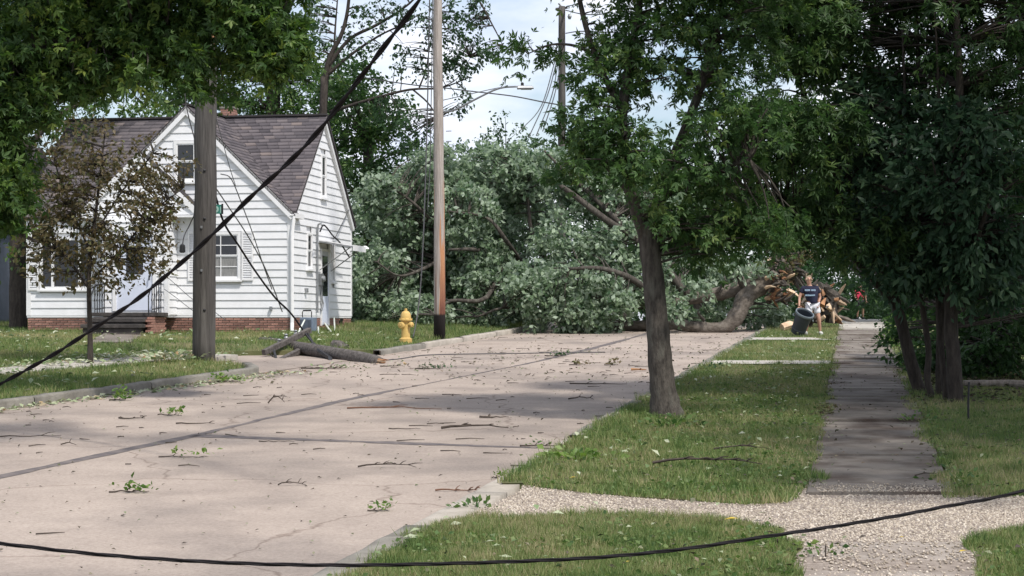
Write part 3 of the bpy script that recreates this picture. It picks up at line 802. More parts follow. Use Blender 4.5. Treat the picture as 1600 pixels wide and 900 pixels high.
# bits over the road
X, Y, r2 = scatter(-12, 9, 14, 56, 6.0, 46)
k = (X > XL(Y) + .05) & (X < XR(Y) - .05) & (r2.random(len(X)) < 0.30 + 0.7 * vnoise(X, Y, 0.22, 8) ** 1.5)
X, Y = X[k], Y[k]
flat_litter('road_litter', X, Y, g(Y), 0.042, M['road_bits'], 47)
X, Y, r2 = scatter(-10, 9, 34, 56, 9, 48)
k = (X > XL(Y) + .05) & (X < XR(Y) - .05) & (r2.random(len(X)) < vnoise(X, Y, 0.3, 18) ** 2)
X, Y = X[k], Y[k]
flat_litter('road_litter', X, Y, g(Y), 0.075, M['road_bits'], 49)
# leaves on the verges and the sidewalk
X, Y, r2 = scatter(-1, 12, 14, 54, 5, 50)
k = (X > XR(Y) + .2) & (X < SWL(Y)) & ~((Y > 17.6) & (Y < 19.6)); X, Y = X[k], Y[k]
flat_litter('leaf_litter', X, Y, g(Y) + OFFR + 0.045, 0.085, M['leaf_litter'], 51, 0.0, 0.7)
X, Y, r2 = scatter(2, 13, 14, 60, 70, 52)
u = (X - SWL(Y)) / 1.43
k = (u > -0.05) & (u < 1.1) & (r2.random(len(X)) < 0.05 + 0.9 * np.clip(np.abs(u - 0.5) * 2, 0, 1) ** 3 * vnoise(X, Y, 1.2, 63)) & ((Y < 16) | (Y > 18.8)); X, Y = X[k], Y[k]
flat_litter('leaf_litter', X, Y, g(Y) + OFFR + 0.025, 0.055, M['road_bits'], 53)
# dead leaves under the tree clump, laid dark to stand in for its shade
X, Y, r2 = scatter(5.5, 13, 29, 42, 60, 57)
k = (X > SWR(Y) + .1) & (r2.random(len(X)) < np.clip(1.2 - np.abs(Y - 35) / 6, 0, 1)); X, Y = X[k], Y[k]
flat_litter('leaf_litter', X, Y, g(Y) + OFFR + 0.05, 0.09, M['shade_litter'], 58)
# small straight twig scraps on the road: real little sticks, too many to count
mb = MB(); rr = random.Random(5)
for _ in range(170):
    y = rr.uniform(16, 54) if rr.random() < 0.5 else rr.uniform(24, 44)
    x = rr.uniform(float(XL(y)) + .1, float(XR(y)) - .1)
    l = rr.choice((0.08, 0.1, 0.15, 0.2, 0.35)) * rr.uniform(.7, 1.3); a = rr.gauss(0, 0.5)
    p0 = Vector((x, y, gf(y) + 0.012)); p2 = p0 + Vector((math.cos(a) * l, math.sin(a) * l, SLOPE * math.sin(a) * l))
    p1 = (p0 + p2) / 2 + Vector((rr.gauss(0, .02), rr.gauss(0, .03), rr.uniform(0, .012)))
    mb.tube([p0, p1, p2], [0.007, 0.006, 0.003], 4)
stuff(mb.build('road_twigs', M['twig']))

# ------------------------------------------------------------------ the white house
H0 = Vector((-5.75, 50.0, 2.235))
house = thing('white_house', 'white one and a half storey house with front gable, brick base and grey shingle roof', 'house', H0, math.radians(-10.3))
W, D = 7.30, 5.92
ZS, ZE, ZR = 0.47, 3.17, 5.95          # siding start, eaves, ridge
GX = -2.85                             # axis of the front gable
KG = (ZR - ZE) / 2.85                  # front gable pitch
KM = (ZR - ZE) / (D / 2)               # main roof pitch
def hb(name, mb, m, parent=house, **k): return mb.build(name, m, parent, local=True, **k)
# solid core behind the boards
mb = MB().box(-W + .03, -.03, .03, D - .03, -.4, ZE)
mb.add([(-.03, .03, ZE), (-.03, D - .03, ZE), (-.03, D / 2, ZR - .06), (-W + .03, .03, ZE), (-W + .03, D - .03, ZE), (-W + .03, D / 2, ZR - .06)], ((0, 1, 2), (5, 4, 3), (0, 2, 5, 3), (1, 4, 5, 2)))
mb.add([(-.05, .03, ZE), (-5.65, .03, ZE), (GX, .03, ZR - .08), (-.05, D / 2, ZE), (-5.65, D / 2, ZE), (GX, D / 2, ZR - .08)], ((0, 1, 2), (0, 2, 5, 3), (1, 4, 5, 2)))
hb('wall', mb, M['trim'])
# boards. Each wall is a plane: f(u, z, n) -> local point, n = distance in front of the wall
fF = lambda u, z, n: (u, -n, z)
fS = lambda u, z, n: (n, u, z)
def board(f, ua0, ub0, ua1, ub1, z0, z1, parent=house, m=None):
    # ua0..ub0 the bottom edge, ua1..ub1 the top edge
    vs = [f(ua0, z0, 0), f(ub0, z0, 0), f(ub0, z0, .030), f(ua0, z0, .030), f(ua1, z1, 0), f(ub1, z1, 0), f(ub1, z1, .008), f(ua1, z1, .008)]
    MB().add(vs, ((0,1,2,3),(4,5,6,7),(0,1,5,4),(1,2,6,5),(2,3,7,6),(3,0,4,7))).build('siding_board', m or M['white'], parent, local=True)
def clad(f, span, z0, z1, holes, step=0.2, gap=0.004):
    n = int(round((z1 - z0) / step))
    for i in range(n):
        a, b = z0 + i * step, min(z0 + (i + 1) * step - gap, z1)
        s0, s1 = span(a), span(b)
        if s0[1] - s0[0] < 0.12: continue
        if s1[1] - s1[0] < 0.01: s1 = ((s1[0] + s1[1]) / 2 - .005, (s1[0] + s1[1]) / 2 + .005)
        cuts = sorted([(h[0], h[1]) for h in holes if h[2] < b - .03 and h[3] > a + .03])
        segs = []; c0, c1 = s0[0], s1[0]
        for h0, h1 in cuts:
            if h0 > c0 + .03: segs.append((c0, h0, c1, h0))
            c0 = max(c0, h1); c1 = max(c1, h1)
        if s0[1] > c0 + .03: segs.append((c0, s0[1], c1, max(s1[1], c1 + .005)))
        for q in segs: board(f, *q, a, b)
spanF = lambda z: (-W, 0.0) if z < ZE else (max(GX - (ZR - z) / KG, -W), min(GX + (ZR - z) / KG, 0))
spanS = lambda z: (0.0, D) if z < ZE else (D / 2 - (ZR - z) / KM, D / 2 + (ZR - z) / KM)
winU = (-3.20, -2.55, 3.98, 5.06)
winL = (-2.46, -1.36, 1.40, 2.66)
winP = (-6.95, -5.45, 1.16, 2.55)
entry = (-4.91, -3.13)
clad(fF, spanF, ZS, ZR - .02, [winU, winL, winP, (entry[0], entry[1], 0, 3.0)])
sU = (2.72, 3.22, 3.72, 4.92); s1 = (1.35, 1.85, 1.72, 2.70); sD = (2.70, 3.50, 0.20, 2.32); s2 = (3.78, 4.10, 1.42, 2.62)
clad(fS, spanS, ZS, ZR - .02, [sU, s1, sD, s2])
# windows
def window(f, h, cols=1, rows=1, curtain=False, fr=.075, deep=.05):
    u0, u1, z0, z1 = h
    def bx(mb, a, b, c, d, n0, n1):
        vs = [f(a, c, n0), f(b, c, n0), f(b, c, n1), f(a, c, n1), f(a, d, n0), f(b, d, n0), f(b, d, n1), f(a, d, n1)]
        mb.add(vs, ((0,1,2,3),(4,5,6,7),(0,1,5,4),(1,2,6,5),(2,3,7,6),(3,0,4,7)))
    fm = MB()
    bx(fm, u0, u0 + fr, z0, z1, -.02, deep); bx(fm, u1 - fr, u1, z0, z1, -.02, deep)
    bx(fm, u0 + fr, u1 - fr, z1 - fr, z1, -.02, deep - .002); bx(fm, u0 + fr, u1 - fr, z0, z0 + fr * .8, -.02, deep - .002)
    w = hb('window', fm, M['trim'])
    sl = MB(); bx(sl, u0 - .04, u1 + .04, z0 - .05, z0 - .002, -.02, deep + .05); hb('sill', sl, M['trim'], w)
    zm = (z0 + z1) / 2
    a, b = u0 + fr, u1 - fr
    for lo, hi, n in ((z0 + fr * .8, zm, .004), (zm, z1 - fr, .016)):
        gl = MB(); bx(gl, a, b, lo, hi, n - .008, n); hb('pane', gl, M['glass'], w)
        sh = MB(); t = .032
        bx(sh, a, a + t, lo, hi, n + .001, n + .02); bx(sh, b - t, b, lo, hi, n + .001, n + .02)
        bx(sh, a + t, b - t, lo, lo + t, n + .001, n + .019); bx(sh, a + t, b - t, hi - t, hi, n + .001, n + .019)
        for i in range(1, cols): u = a + (b - a) * i / cols; bx(sh, u - .011, u + .011, lo + t, hi - t, n + .001, n + .018)
        for i in range(1, rows): z = lo + (hi - lo) * i / rows; bx(sh, a + t, b - t, z - .011, z + .011, n + .001, n + .0165)
        hb('sash', sh, M['trim'], w)
    if curtain:
        cu = MB(); bx(cu, a + .01, b - .01, z0 + fr, zm - .03, .0045, .0048); hb('curtain', cu, M['curtain'], w)
    return w
window(fF, winU); window(fF, winL, 2, 2, True); window(fS, sU, fr=.06); window(fS, s1, fr=.06); window(fS, s2, fr=.05)
# picture window: three lights
pw = MB()
for a, b in ((-6.95, -6.87), (-6.62, -6.55), (-5.86, -5.79), (-5.53, -5.45)): pw.box(a, b, -.05, .02, 1.16, 2.55)
pw.box(-6.87, -5.53, -.047, .02, 2.47, 2.55); pw.box(-6.87, -5.53, -.047, .02, 1.16, 1.24)
w = hb('window', pw, M['trim'])
for a, b in ((-6.87, -6.62), (-6.55, -5.86), (-5.79, -5.53)): hb('pane', MB().box(a, b, -.012, -.004, 1.24, 2.47), M['glass'], w)
hb('sill', MB().box(-7.0, -5.4, -.10, .02, 1.11, 1.158), M['trim'], w)
# louvred shutters
def shutter(u0, u1, z0, z1):
    mb = MB()
    mb.box(u0, u0 + .04, -.065, -.032, z0, z1); mb.box(u1 - .04, u1, -.065, -.032, z0, z1)
    zz = (z0, (z0 + z1) / 2 - .03, z1 - .06)
    for z in zz: mb.box(u0 + .04, u1 - .04, -.062, -.034, z, z + .06)
    s = hb('shutter', mb, M['trim'])
    lv = MB(); n = int((z1 - z0) / .045)
    for i in range(n):
        z = z0 + .05 + i * .045
        if z > z1 - .08: break
        lv.add([(u0 + .04, -.036, z + .03), (u1 - .04, -.036, z + .03), (u1 - .04, -.058, z), (u0 + .04, -.058, z), (u0 + .04, -.034, z + .024), (u1 - .04, -.034, z + .024), (u1 - .04, -.056, z - .006), (u0 + .04, -.056, z - .006)], ((0,1,2,3),(7,6,5,4),(0,4,5,1),(1,5,6,2),(2,6,7,3),(3,7,4,0)))
    hb('louvres', lv, M['white'], s)
for a, b in ((-2.80, -2.49), (-1.33, -1.02), (-7.27, -6.98), (-5.42, -5.12)): shutter(a, b, 1.38 if a > -4 else 1.14, 2.68 if a > -4 else 2.56)
# corner boards and rake boards
for x0, x1, y0, y1 in ((-.09, .036, -.036, .09), (-.03, .034, D - .09, D + .034), (-W - .034, -W + .09, -.034, .09)):
    hb('corner_board', MB().box(x0, x1, y0, y1, ZS, ZE), M['trim'])
hb('sill_board', MB().box(-W - .02, .022, -.024, D + .02, ZS - .05, ZS - .002), M['trim'])
def rake(f, ua, za, ub, zb, w=.17, t=.10, n0=.0):
    a = Vector((ua, 0, za)); b = Vector((ub, 0, zb)); d = (b - a).normalized(); nr = Vector((-d.z, 0, d.x))
    if nr.z > 0: nr = -nr
    vs = []
    for n in (n0, n0 + t):
        for p in (a, b, b + nr * w, a + nr * w): vs.append(f(p.x, p.z, n))
    hb('rake_board', MB().add(vs, ((0,1,2,3),(7,6,5,4),(0,4,5,1),(1,5,6,2),(2,6,7,3),(3,7,4,0))), M['trim'])
OV = .10
rake(fF, GX, ZR + .03, .14, ZE - .12 + .03); rake(fF, GX, ZR + .03, -5.84, ZE - .12 + .03)
rake(fS, D / 2, ZR + .03, -.12, ZE - .10); rake(fS, D / 2, ZR + .03, D + .12, ZE - .10)
# roof slopes: deck + courses of shingles laid one over another
def slope_roof(A, B, C, Dp, seed, course=.145, deck=True):
    """A eave start, B eave end, C ridge end, Dp ridge start (local, planar)"""
    A, B, C, Dp = (Vector(p) for p in (A, B, C, Dp))
    nrm = (B - A).cross(Dp - A).normalized()
    if nrm.z < 0: nrm = -nrm
    dk = MB()
    vs = [A, B, C, Dp] + [p - nrm * .07 for p in (A, B, C, Dp)]
    dk.add(vs, ((0,1,2,3),(7,6,5,4),(0,4,5,1),(1,5,6,2),(2,6,7,3),(3,7,4,0)))
    roof = hb('roof', dk, M['roofbase'])
    r = np.random.default_rng(seed)
    up = ((Dp - A) - (B - A).normalized() * (Dp - A).dot((B - A).normalized()))
    Ls = up.length; nc = int(Ls / course)
    V = []; Fq = []; T = []
    for i in range(nc + 1):
        t0 = i / nc; t1 = min((i + 1.25) / nc, 1.0)
        p0, q0 = A.lerp(Dp, t0), B.lerp(C, t0); p1, q1 = A.lerp(Dp, t1), B.lerp(C, t1)
        ln = (q0 - p0).length
        if ln < .05 or t0 >= 1: continue
        wd = .30; off = r.uniform(0, wd); x = -off; ct = r.normal(0, .05)
        while x < ln:
            a, b = max(x, 0) / ln, min(x + wd - .006, ln) / ln
            x += wd
            if b <= a: continue
            lift = .014 + r.uniform(0, .006)
            b4 = len(V)
            for (pp, qq, h) in ((p0, q0, lift), (p1, q1, .003)):
                for tt in (a, b): V.append(pp.lerp(qq, tt) + nrm * h)
            for tt in (a, b): V.append(p0.lerp(q0, tt) + nrm * .001)
            Fq += [(b4, b4 + 1, b4 + 3, b4 + 2), (b4 + 4, b4 + 5, b4 + 1, b4)]
            c = np.clip(r.normal(.45, .22) + ct, 0, 1); T += [c, c * .6]
    o = npmesh('shingles', [tuple(v) for v in V], Fq, M['shingle'], roof, tint=T, local=True)
    stuff(o)
    return roof
e = .14; zE = ZE - e * KG + .05; zEm = ZE - e * KM + .05; zRr = ZR + .05
yM = D / 2
# front gable right slope, left slope (to the main ridge), then the main front slope and its back
slope_roof((e, -OV, zE), (e, .30, zE), (GX, yM, zRr), (GX, -OV, zRr), 61)
slope_roof((-5.7 - e, .30, zE), (-5.7 - e, -OV, zE), (GX, -OV, zRr), (GX, yM, zRr), 62)
slope_roof((e - .01, -e + .02, zEm - .012), (e + .0, -e + .02, zEm - .012), (e, yM, zRr - .012), (GX + .02, yM, zRr - .012), 63)
slope_roof((-W - .12, -e, zEm - .012), (-5.4, -e, zEm - .012), (GX - .1, yM, zRr - .012), (-W - .12, yM, zRr - .012), 64)
slope_roof((e, D + e, zEm), (-W - .12, D + e, zEm), (-W - .12, yM, zRr), (e, yM, zRr), 65)
hb('ridge_cap', MB().beam((-W - .12, yM, zRr + .01), (e, yM, zRr + .01), .22, .05), M['roofbase'])
hb('ridge_cap', MB().beam((GX, -OV, zRr + .012), (GX, yM, zRr + .012), .20, .045), M['roofbase'])
# gutter stub and downspout on the near corner
dg = hb('gutter', MB().box(.03, .17, -.10, .62, ZE - .17, ZE - .05), M['trim'])
hb('downspout', MB().tube([(.10, -.06, ZE - .12), (.075, -.075, ZE - .35), (.05, -.085, ZE - .6), (.05, -.085, .28), (.07, -.16, .05)], .05, 8), M['trim'], bevel=0)
# chimney
ch = hb('chimney', MB().box(-2.95, -2.60, yM + .05, yM + .45, ZR - 1.0, ZR + .30), M['mortar'])
bm_ = MB()
for i in range(17):
    z = ZR - .9 + i * .075
    if z > ZR + .23: break
    for k in range(2): bm_.box(-2.955 + k * .18, -2.955 + k * .18 + .168, yM + .038, yM + .06, z, z + .062)
    for k in range(2): bm_.box(-2.61, -2.588, yM + .05 + k * .2, yM + .05 + k * .2 + .188, z, z + .062)
stuff(hb('brick_facing', bm_, M['brick'], ch))
hb('chimney_cap', MB().box(-2.98, -2.57, yM + .02, yM + .48, ZR + .30, ZR + .35), M['kerb'], ch)
# brick base
fd = hb('foundation', MB().box(-W + .02, -.02, .02, D - .02, -.45, ZS - .055), M['mortar'])
bme = None
bl, bh = .205, .047
ci = 0
for i in range(7):
    z = ZS - .055 - (i + 1) * .066
    k0 = 0
    x = -W - (.10 if i % 2 else 0)
    while x < -.02:
        a, b = max(x, -W), min(x + bl - .016, 0)
        x += bl
        if b - a < .05: continue
        full = abs((b - a) - (bl - .016)) < 1e-6
        if full and bme is not None:
            o = bpy.data.objects.new('brick', bme); COL.objects.link(o); o.parent = fd
        else:
            o = hb('brick', MB().box(-(b - a) / 2, (b - a) / 2, -.012, .03, 0, bh), M['brick'], fd)
            if full: bme = o.data
        o.location = ((a + b) / 2, rng.normal(0, .002), z)
sb = MB()
for i in range(7):
    z = ZS - .055 - (i + 1) * .066
    y = -.10 if i % 2 else 0
    while y < D - .02:
        a, b = max(y, 0.0), min(y + bl - .016, D); y += bl
        if b - a < .05 or (4.65 < (a + b) / 2 < 5.1 and i < 5): continue
        sb.box(-.03, .012, a, b, z, z + bh)
stuff(hb('brick_facing', sb, M['brick'], fd))
hb('basement_window', MB().box(-.025, .006, 4.70, 5.05, .08, .40), M['glass'], fd)
# entry vestibule with its wide gable
ve = hb('vestibule', MB().box(entry[0], entry[1], -.68, .02, .42, 3.02), M['trim'])
fV = lambda u, z, n: (u, -.68 - n, z)
fVR = lambda u, z, n: (entry[1] + n, u, z)
dr = (-4.62, -3.42)
clad(fV, lambda z: entry, ZS + .02, 3.0, [(dr[0], dr[1], 0, 2.62)])
for i in range(13):
    z = ZS + .02 + i * .2
    board(fVR, -.68, -.032, -.68, -.032, z, min(z + .196, 3.0))
hb('corner_board', MB().box(entry[1] - .08, entry[1] + .034, -.718, -.62, ZS, 3.0), M['trim'])
dd = hb('door', MB().box(-4.52, -3.52, -.70, -.66, .60, 2.55), M['door'])
hb('door_frame', MB().box(-4.62, -4.52, -.735, -.66, .58, 2.62).box(-3.52, -3.42, -.735, -.66, .58, 2.62).box(-4.52, -3.52, -.733, -.66, 2.55, 2.62), M['trim'], dd)
hb('pane', MB().box(-4.25, -3.79, -.712, -.7, 1.55, 2.2), M['glass'], dd)
hb('handle', MB().tube([(-3.60, -.70, 1.5), (-3.60, -.77, 1.5), (-3.60, -.77, 1.38)], .02, 6), M['iron'], dd)
gz, gp = 3.08, 4.72; gl, gr, gm = -5.75, -2.25, -4.0
kg = (gp - gz) / (gr - gm)
gb = MB().add([(gl + .05, -.40, gz), (gr - .05, -.40, gz), (gm, -.40, gp - .05), (gl + .05, .0, gz), (gr - .05, .0, gz), (gm, .0, gp - .05)], ((0, 1, 2), (5, 4, 3), (0, 3, 4, 1), (0, 2, 5, 3), (1, 4, 5, 2)))
hb('entry_gable', gb, M['trim'])
fG = lambda u, z, n: (u, -.40 - n, z)
clad(fG, lambda z: (gm - (gp - z) / kg, gm + (gp - z) / kg), gz + .02, gp - .05, [])
for s, u in ((1, gr), (-1, gl)):
    rake(fG, gm, gp + .02, u, gz + .02, .15, .07, .0)
    A_ = [(u, -.46, gz + .015), (u, .02, gz + .015), (gm, .02, gp + .015), (gm, -.46, gp + .015)]
    mbp = MB().add([Vector(p) for p in A_] + [Vector(p) + Vector((0, 0, .018)) for p in A_], ((0,1,2,3),(7,6,5,4),(0,4,5,1),(1,5,6,2),(2,6,7,3),(3,7,4,0)))
    hb('entry_roof', mbp, M['roofbase'])
hb('ledge', MB().box(gl, gr, -.47, .0, gz - .05, gz - .003), M['trim'])
# front steps: stone treads between brick cheeks, with iron rails
st = hb('front_steps', MB().box(-4.85, -3.22, -1.40, -.69, -.35, .43), M['mortar'])
for k, (y0, z) in enumerate(((-1.42, .44), (-1.72, .29), (-2.02, .14))):
    hb('tread', MB().box(-4.95, -3.34 if k else -3.10, y0 - .04, y0 + .36 if k else -.70, z, z + .10), M['stone'], st, bevel=.012)
    if k: hb('riser', MB().box(-4.90, -3.40, y0 + .01, y0 + .34, -.3, z - .003), M['stone'], st)
cb = MB()
for i in range(9):
    z = .42 - i * .066
    y = -1.62 - (.1 if i % 2 else 0)
    for j in range(5):
        a = y + j * .205
        if a > -.75: break
        cb.box(-3.33, -3.19, a, a + .19, z - .057, z)
    cb.box(-3.35 + (.0 if i % 2 else .05), -3.20, -1.66, -1.60, z - .057, z)
stuff(hb('brick_cheek', cb, M['brick'], st))
for x in (-4.83, -3.28):
    rl = MB()
    pts = [(x, -.74, 1.30), (x, -1.38, 1.25), (x, -1.66, .95)]
    rl.tube(pts, .02, 6)
    rl.tube([(x, -.74, .66), (x, -1.40, .62)], .014, 6)
    for y, z1 in ((-.76, 1.30), (-.92, 1.28), (-1.08, 1.27), (-1.24, 1.26), (-1.40, 1.23)):
        rl.tube([(x, y, .52), (x, y, z1)], .013, 6)
        rl.tube([(x, y - .0, .80), (x, y - .05, .86), (x, y, .93), (x, y + .05, 1.0), (x, y, 1.06)], .008, 5)
    rl.tube([(x, -1.64, .40), (x, -1.64, .97)], .016, 6)
    hb('railing', rl, M['iron'], st)
# side door with awning, service mast, meter
sdr = hb('door', MB().box(.0, .03, sD[0] + .07, sD[1] - .07, sD[2] + .03, sD[3] - .07), M['door'])
hb('door_frame', MB().box(-.01, .05, sD[0], sD[0] + .07, sD[2], sD[3]).box(-.01, .05, sD[1] - .07, sD[1], sD[2], sD[3]).box(-.01, .048, sD[0] + .07, sD[1] - .07, sD[3] - .07, sD[3]), M['trim'], sdr)
hb('pane', MB().box(.031, .036, sD[0] + .14, sD[1] - .14, 1.02, 2.12), M['glass'], sdr)
hb('side_step', MB().box(.05, .95, sD[0] - .1, sD[1] + .1, -.3, .13), M['kerb'])
aw = hb('awning', MB().add([(.03, 2.5, 2.48), (.03, 3.75, 2.48), (.98, 3.75, 2.32), (.98, 2.5, 2.32), (.03, 2.5, 2.52), (.03, 3.75, 2.52), (.98, 3.75, 2.36), (.98, 2.5, 2.36)], ((3,2,1,0),(4,5,6,7),(0,1,5,4),(1,2,6,5),(2,3,7,6),(3,0,4,7))), M['grey_metal'])
for i in range(6):
    y = 2.53 + i * .21
    hb('awning_slat', MB().add([(.04, y, 2.525), (.04, y + .17, 2.525), (.99, y + .17, 2.365), (.99, y, 2.365), (.04, y, 2.545), (.04, y + .17, 2.545), (.99, y + .17, 2.385), (.99, y, 2.385)], ((3,2,1,0),(4,5,6,7),(0,1,5,4),(1,2,6,5),(2,3,7,6),(3,0,4,7))), M['trim'], aw)
hb('awning_edge', MB().box(.99, 1.02, 2.48, 3.77, 2.24, 2.40), M['trim'], aw)
for y in (2.56, 3.70): hb('bracket', MB().tube([(.03, y, 1.72), (.9, y, 2.34)], .015, 6), M['grey_metal'], aw)
hb('service_mast', MB().tube([(.07, 2.22, .55), (.07, 2.22, 2.84), (.09, 2.22, 2.95), (.16, 2.22, 2.98), (.22, 2.22, 2.90)], .028, 8), M['grey_metal'])
mt = hb('electric_meter', MB().box(.03, .15, 2.33, 2.55, 1.30, 1.62), M['grey_metal'])
hb('meter_dial', MB().lathe([(.085, 0), (.085, .05), (.06, .075)], 14, Matrix.Translation((.15, 2.44, 1.48)) @ Matrix.Rotation(math.radians(90), 4, 'Y')), M['grey_metal'], mt)
hb('pipe', MB().tube([(.06, 2.62, 1.35), (.07, 2.62, .95), (.1, 2.66, .8), (.07, 2.6, .62)], .03, 6), M['grey_metal'])
hb('vent', MB().box(.0, .10, 1.15, 1.25, 1.08, 1.20), M['grey_metal'])
hb('vent', MB().box(-.56, -.50, -.10, .0, .60, .70), M['grey_metal'])
fl = hb('flood_lamp', MB().tube([(.02, D - .1, 2.36), (.25, D - .1, 2.40), (.36, D - .12, 2.44)], .02, 6), M['grey_metal'])
hb('lamp_shade', MB().lathe([(.03, .06), (.10, .02), (.13, -.03), (.12, -.03)], 12, Matrix.Translation((.46, D - .12, 2.45))), M['trim'], fl)

# blue grey unit at the corner
def HL(x, y, z): return basis(house) @ Vector((x, y, z))
ub = thing('utility_unit', 'blue grey metal unit with a pipe hoop on top beside the white downspout', 'utility box', HL(.34, .42, -.02), math.radians(-10.3))
ub.scale = (.62, .62, .95)
MB().box(-.28, .28, -.33, .33, .07, .46).build('cabinet', M['bluebox'], ub, local=True, bevel=.015)
MB().box(-.31, .31, -.36, .36, -.2, .07).build('base', M['kerb'], ub, local=True)
MB().tube([(-.2, -.2, .46), (-.2, -.2, .60), (-.17, -.17, .65), (.17, -.17, .65), (.2, -.2, .60), (.2, -.2, .46)], .022, 6).build('hoop', M['iron'], ub, local=True)
gr_ = MB()
for i in range(9): gr_.box(-.24 + i * .055, -.222 + i * .055, -.345, -.331, .14, .40)
gr_.build('grille', M['iron'], ub, local=True)

# neighbour house at the left edge
nb = thing('neighbour_house', 'grey blue sided house in shade at the left edge beyond the dark trunk', 'house', (-15.2, 56.0, 2.3), math.radians(-10.3))
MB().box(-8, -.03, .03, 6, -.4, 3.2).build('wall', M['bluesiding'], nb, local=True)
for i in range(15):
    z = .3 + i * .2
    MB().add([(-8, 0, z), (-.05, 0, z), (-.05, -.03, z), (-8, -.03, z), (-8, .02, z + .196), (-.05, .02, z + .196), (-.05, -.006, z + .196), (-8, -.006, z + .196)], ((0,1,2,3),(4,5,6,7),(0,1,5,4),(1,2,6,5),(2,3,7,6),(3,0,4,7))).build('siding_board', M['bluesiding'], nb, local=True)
MB().box(-.05, .03, -.04, .06, .2, 3.2).build('corner_board', M['trim'], nb, local=True)
MB().add([(-8.2, -.3, 3.15), (.25, -.3, 3.15), (.25, 3.0, 5.6), (-8.2, 3.0, 5.6), (.25, 6.3, 3.15), (-8.2, 6.3, 3.15)], ((0, 1, 2, 3), (3, 2, 4, 5), (0, 3, 5), (1, 4, 2))).build('roof', M['roofbase'], nb, local=True)

# ------------------------------------------------------------------ trees
def clumps(blobs, n, r, inner=0.3, bottom=1.0):
    """blobs: (x, y, z, rx, ry, rz[, weight]) -> n clump centres, most of them in the outer shell"""
    wts = np.array([(b[6] if len(b) > 6 else (b[3] * b[4] * b[5]) ** 0.75) for b in blobs]); wts = wts / wts.sum()
    out = []
    for b, k in zip(blobs, np.maximum(1, np.round(wts * n).astype(int))):
        d = r.normal(size=(k, 3)); d /= np.linalg.norm(d, axis=1, keepdims=True)
        f = (inner ** 3 + (1 - inner ** 3) * r.random(k)) ** (1 / 3.0)
        f *= 1 + 0.10 * r.normal(size=k)
        out.append(np.array(b[:3]) + d * f[:, None] * np.array(b[3:6]))
    return np.concatenate(out)

def foliage(name, C, centre, m, parent, per, cr, size, r, droop=0.5, lobes=1, flat=0.35, thick=0.35, kind=False, tmean=0.42, tsd=0.22, wfac=0.55):
    n = len(C)
    cnt = np.maximum(3, r.poisson(per, n))
    ci = np.repeat(np.arange(n), cnt); N = len(ci)
    cs = cr * r.uniform(0.55, 1.3, n)
    out = C - np.asarray(centre); out /= np.linalg.norm(out, axis=1, keepdims=True) + 1e-6
    NT = 5                                        # every clump is a handful of leafy twigs
    td = r.normal(0, 0.62, (n, NT, 3)) + 0.55 * out[:, None, :]
    td[:, :, 2] = td[:, :, 2] * 0.75 - 0.30 * droop
    td /= np.linalg.norm(td, axis=2, keepdims=True) + 1e-6
    tl = r.uniform(0.5, 1.45, (n, NT))
    ti = r.integers(0, NT, N); tt = r.random(N) ** 0.8
    dT = td[ci, ti]; ln = (cs[ci] * tl[ci, ti] * tt)[:, None]
    p = C[ci] + dT * ln + r.normal(0, 0.11 + 0.16 * thick, (N, 3)) * cs[ci][:, None]
    p[:, 2] -= 0.35 * droop * tt * tt * cs[ci]
    pr_ = np.cross(dT, r.normal(size=(N, 3))); pr_ /= np.linalg.norm(pr_, axis=1, keepdims=True) + 1e-6
    d = dT * 0.75 + pr_ * 0.8 + r.normal(0, 0.25, (N, 3))
    d[:, 2] -= 0.6 * droop
    V, Fq, k = leaf_geo(p, d, size, r, flat=flat, lobes=lobes, wfac=wfac)
    ct = r.normal(0, 0.16, n)
    tint = np.clip(tmean + ct[ci] + r.normal(0, tsd, N), 0, 1)
    o = npmesh(name, V, Fq, m, parent, tint=np.repeat(tint, k))
    return stuff(o) if kind else o

def bez(a, b, bend, n=6):
    a, b = Vector(a), Vector(b); c = (a + b) / 2 + Vector(bend)
    return [a * (1 - t) ** 2 + c * 2 * t * (1 - t) + b * t * t for t in [i / (n - 1) for i in range(n)]]

def twigs(name, C, limbs, m, parent, r, r0=0.03, frac=1.0, seglen=0.0, sag=0.15):
    """thin branches from the nearest limb point to each clump"""
    L_ = np.array([tuple(p) for pl in limbs for p in pl])
    mb = MB()
    for c in C:
        if r.random() > frac: continue
        dd = np.linalg.norm(L_ - c, axis=1) + 0.6 * np.maximum(0, L_[:, 2] - c[2])
        a = Vector(L_[np.argmin(dd)]); b = Vector(c)
        ln = (b - a).length
        if ln < 0.15: continue
        rr0 = min(r0, 0.010 + 0.016 * ln)
        pts = bez(a, b, (r.normal(0, .12) * ln, r.normal(0, .12) * ln, sag * ln * r.uniform(0.2, 1.2)), 5)
        mb.tube(pts, [rr0, rr0 * .8, rr0 * .6, rr0 * .45, rr0 * .25], 5, cap=False)
    return stuff(mb.build(name, m, parent, smooth=True)) if mb.v else None

def limb_tubes(name, limbs, m, parent, n=9, wob=0.05, rr=None, smooth=True):
    mb = MB(); rr = rr or random.Random(3)
    for pts, rad in limbs: mb.tube(pts, rad, n, wob=wob, rng=rr)
    return mb.build(name, m, parent, smooth=smooth)

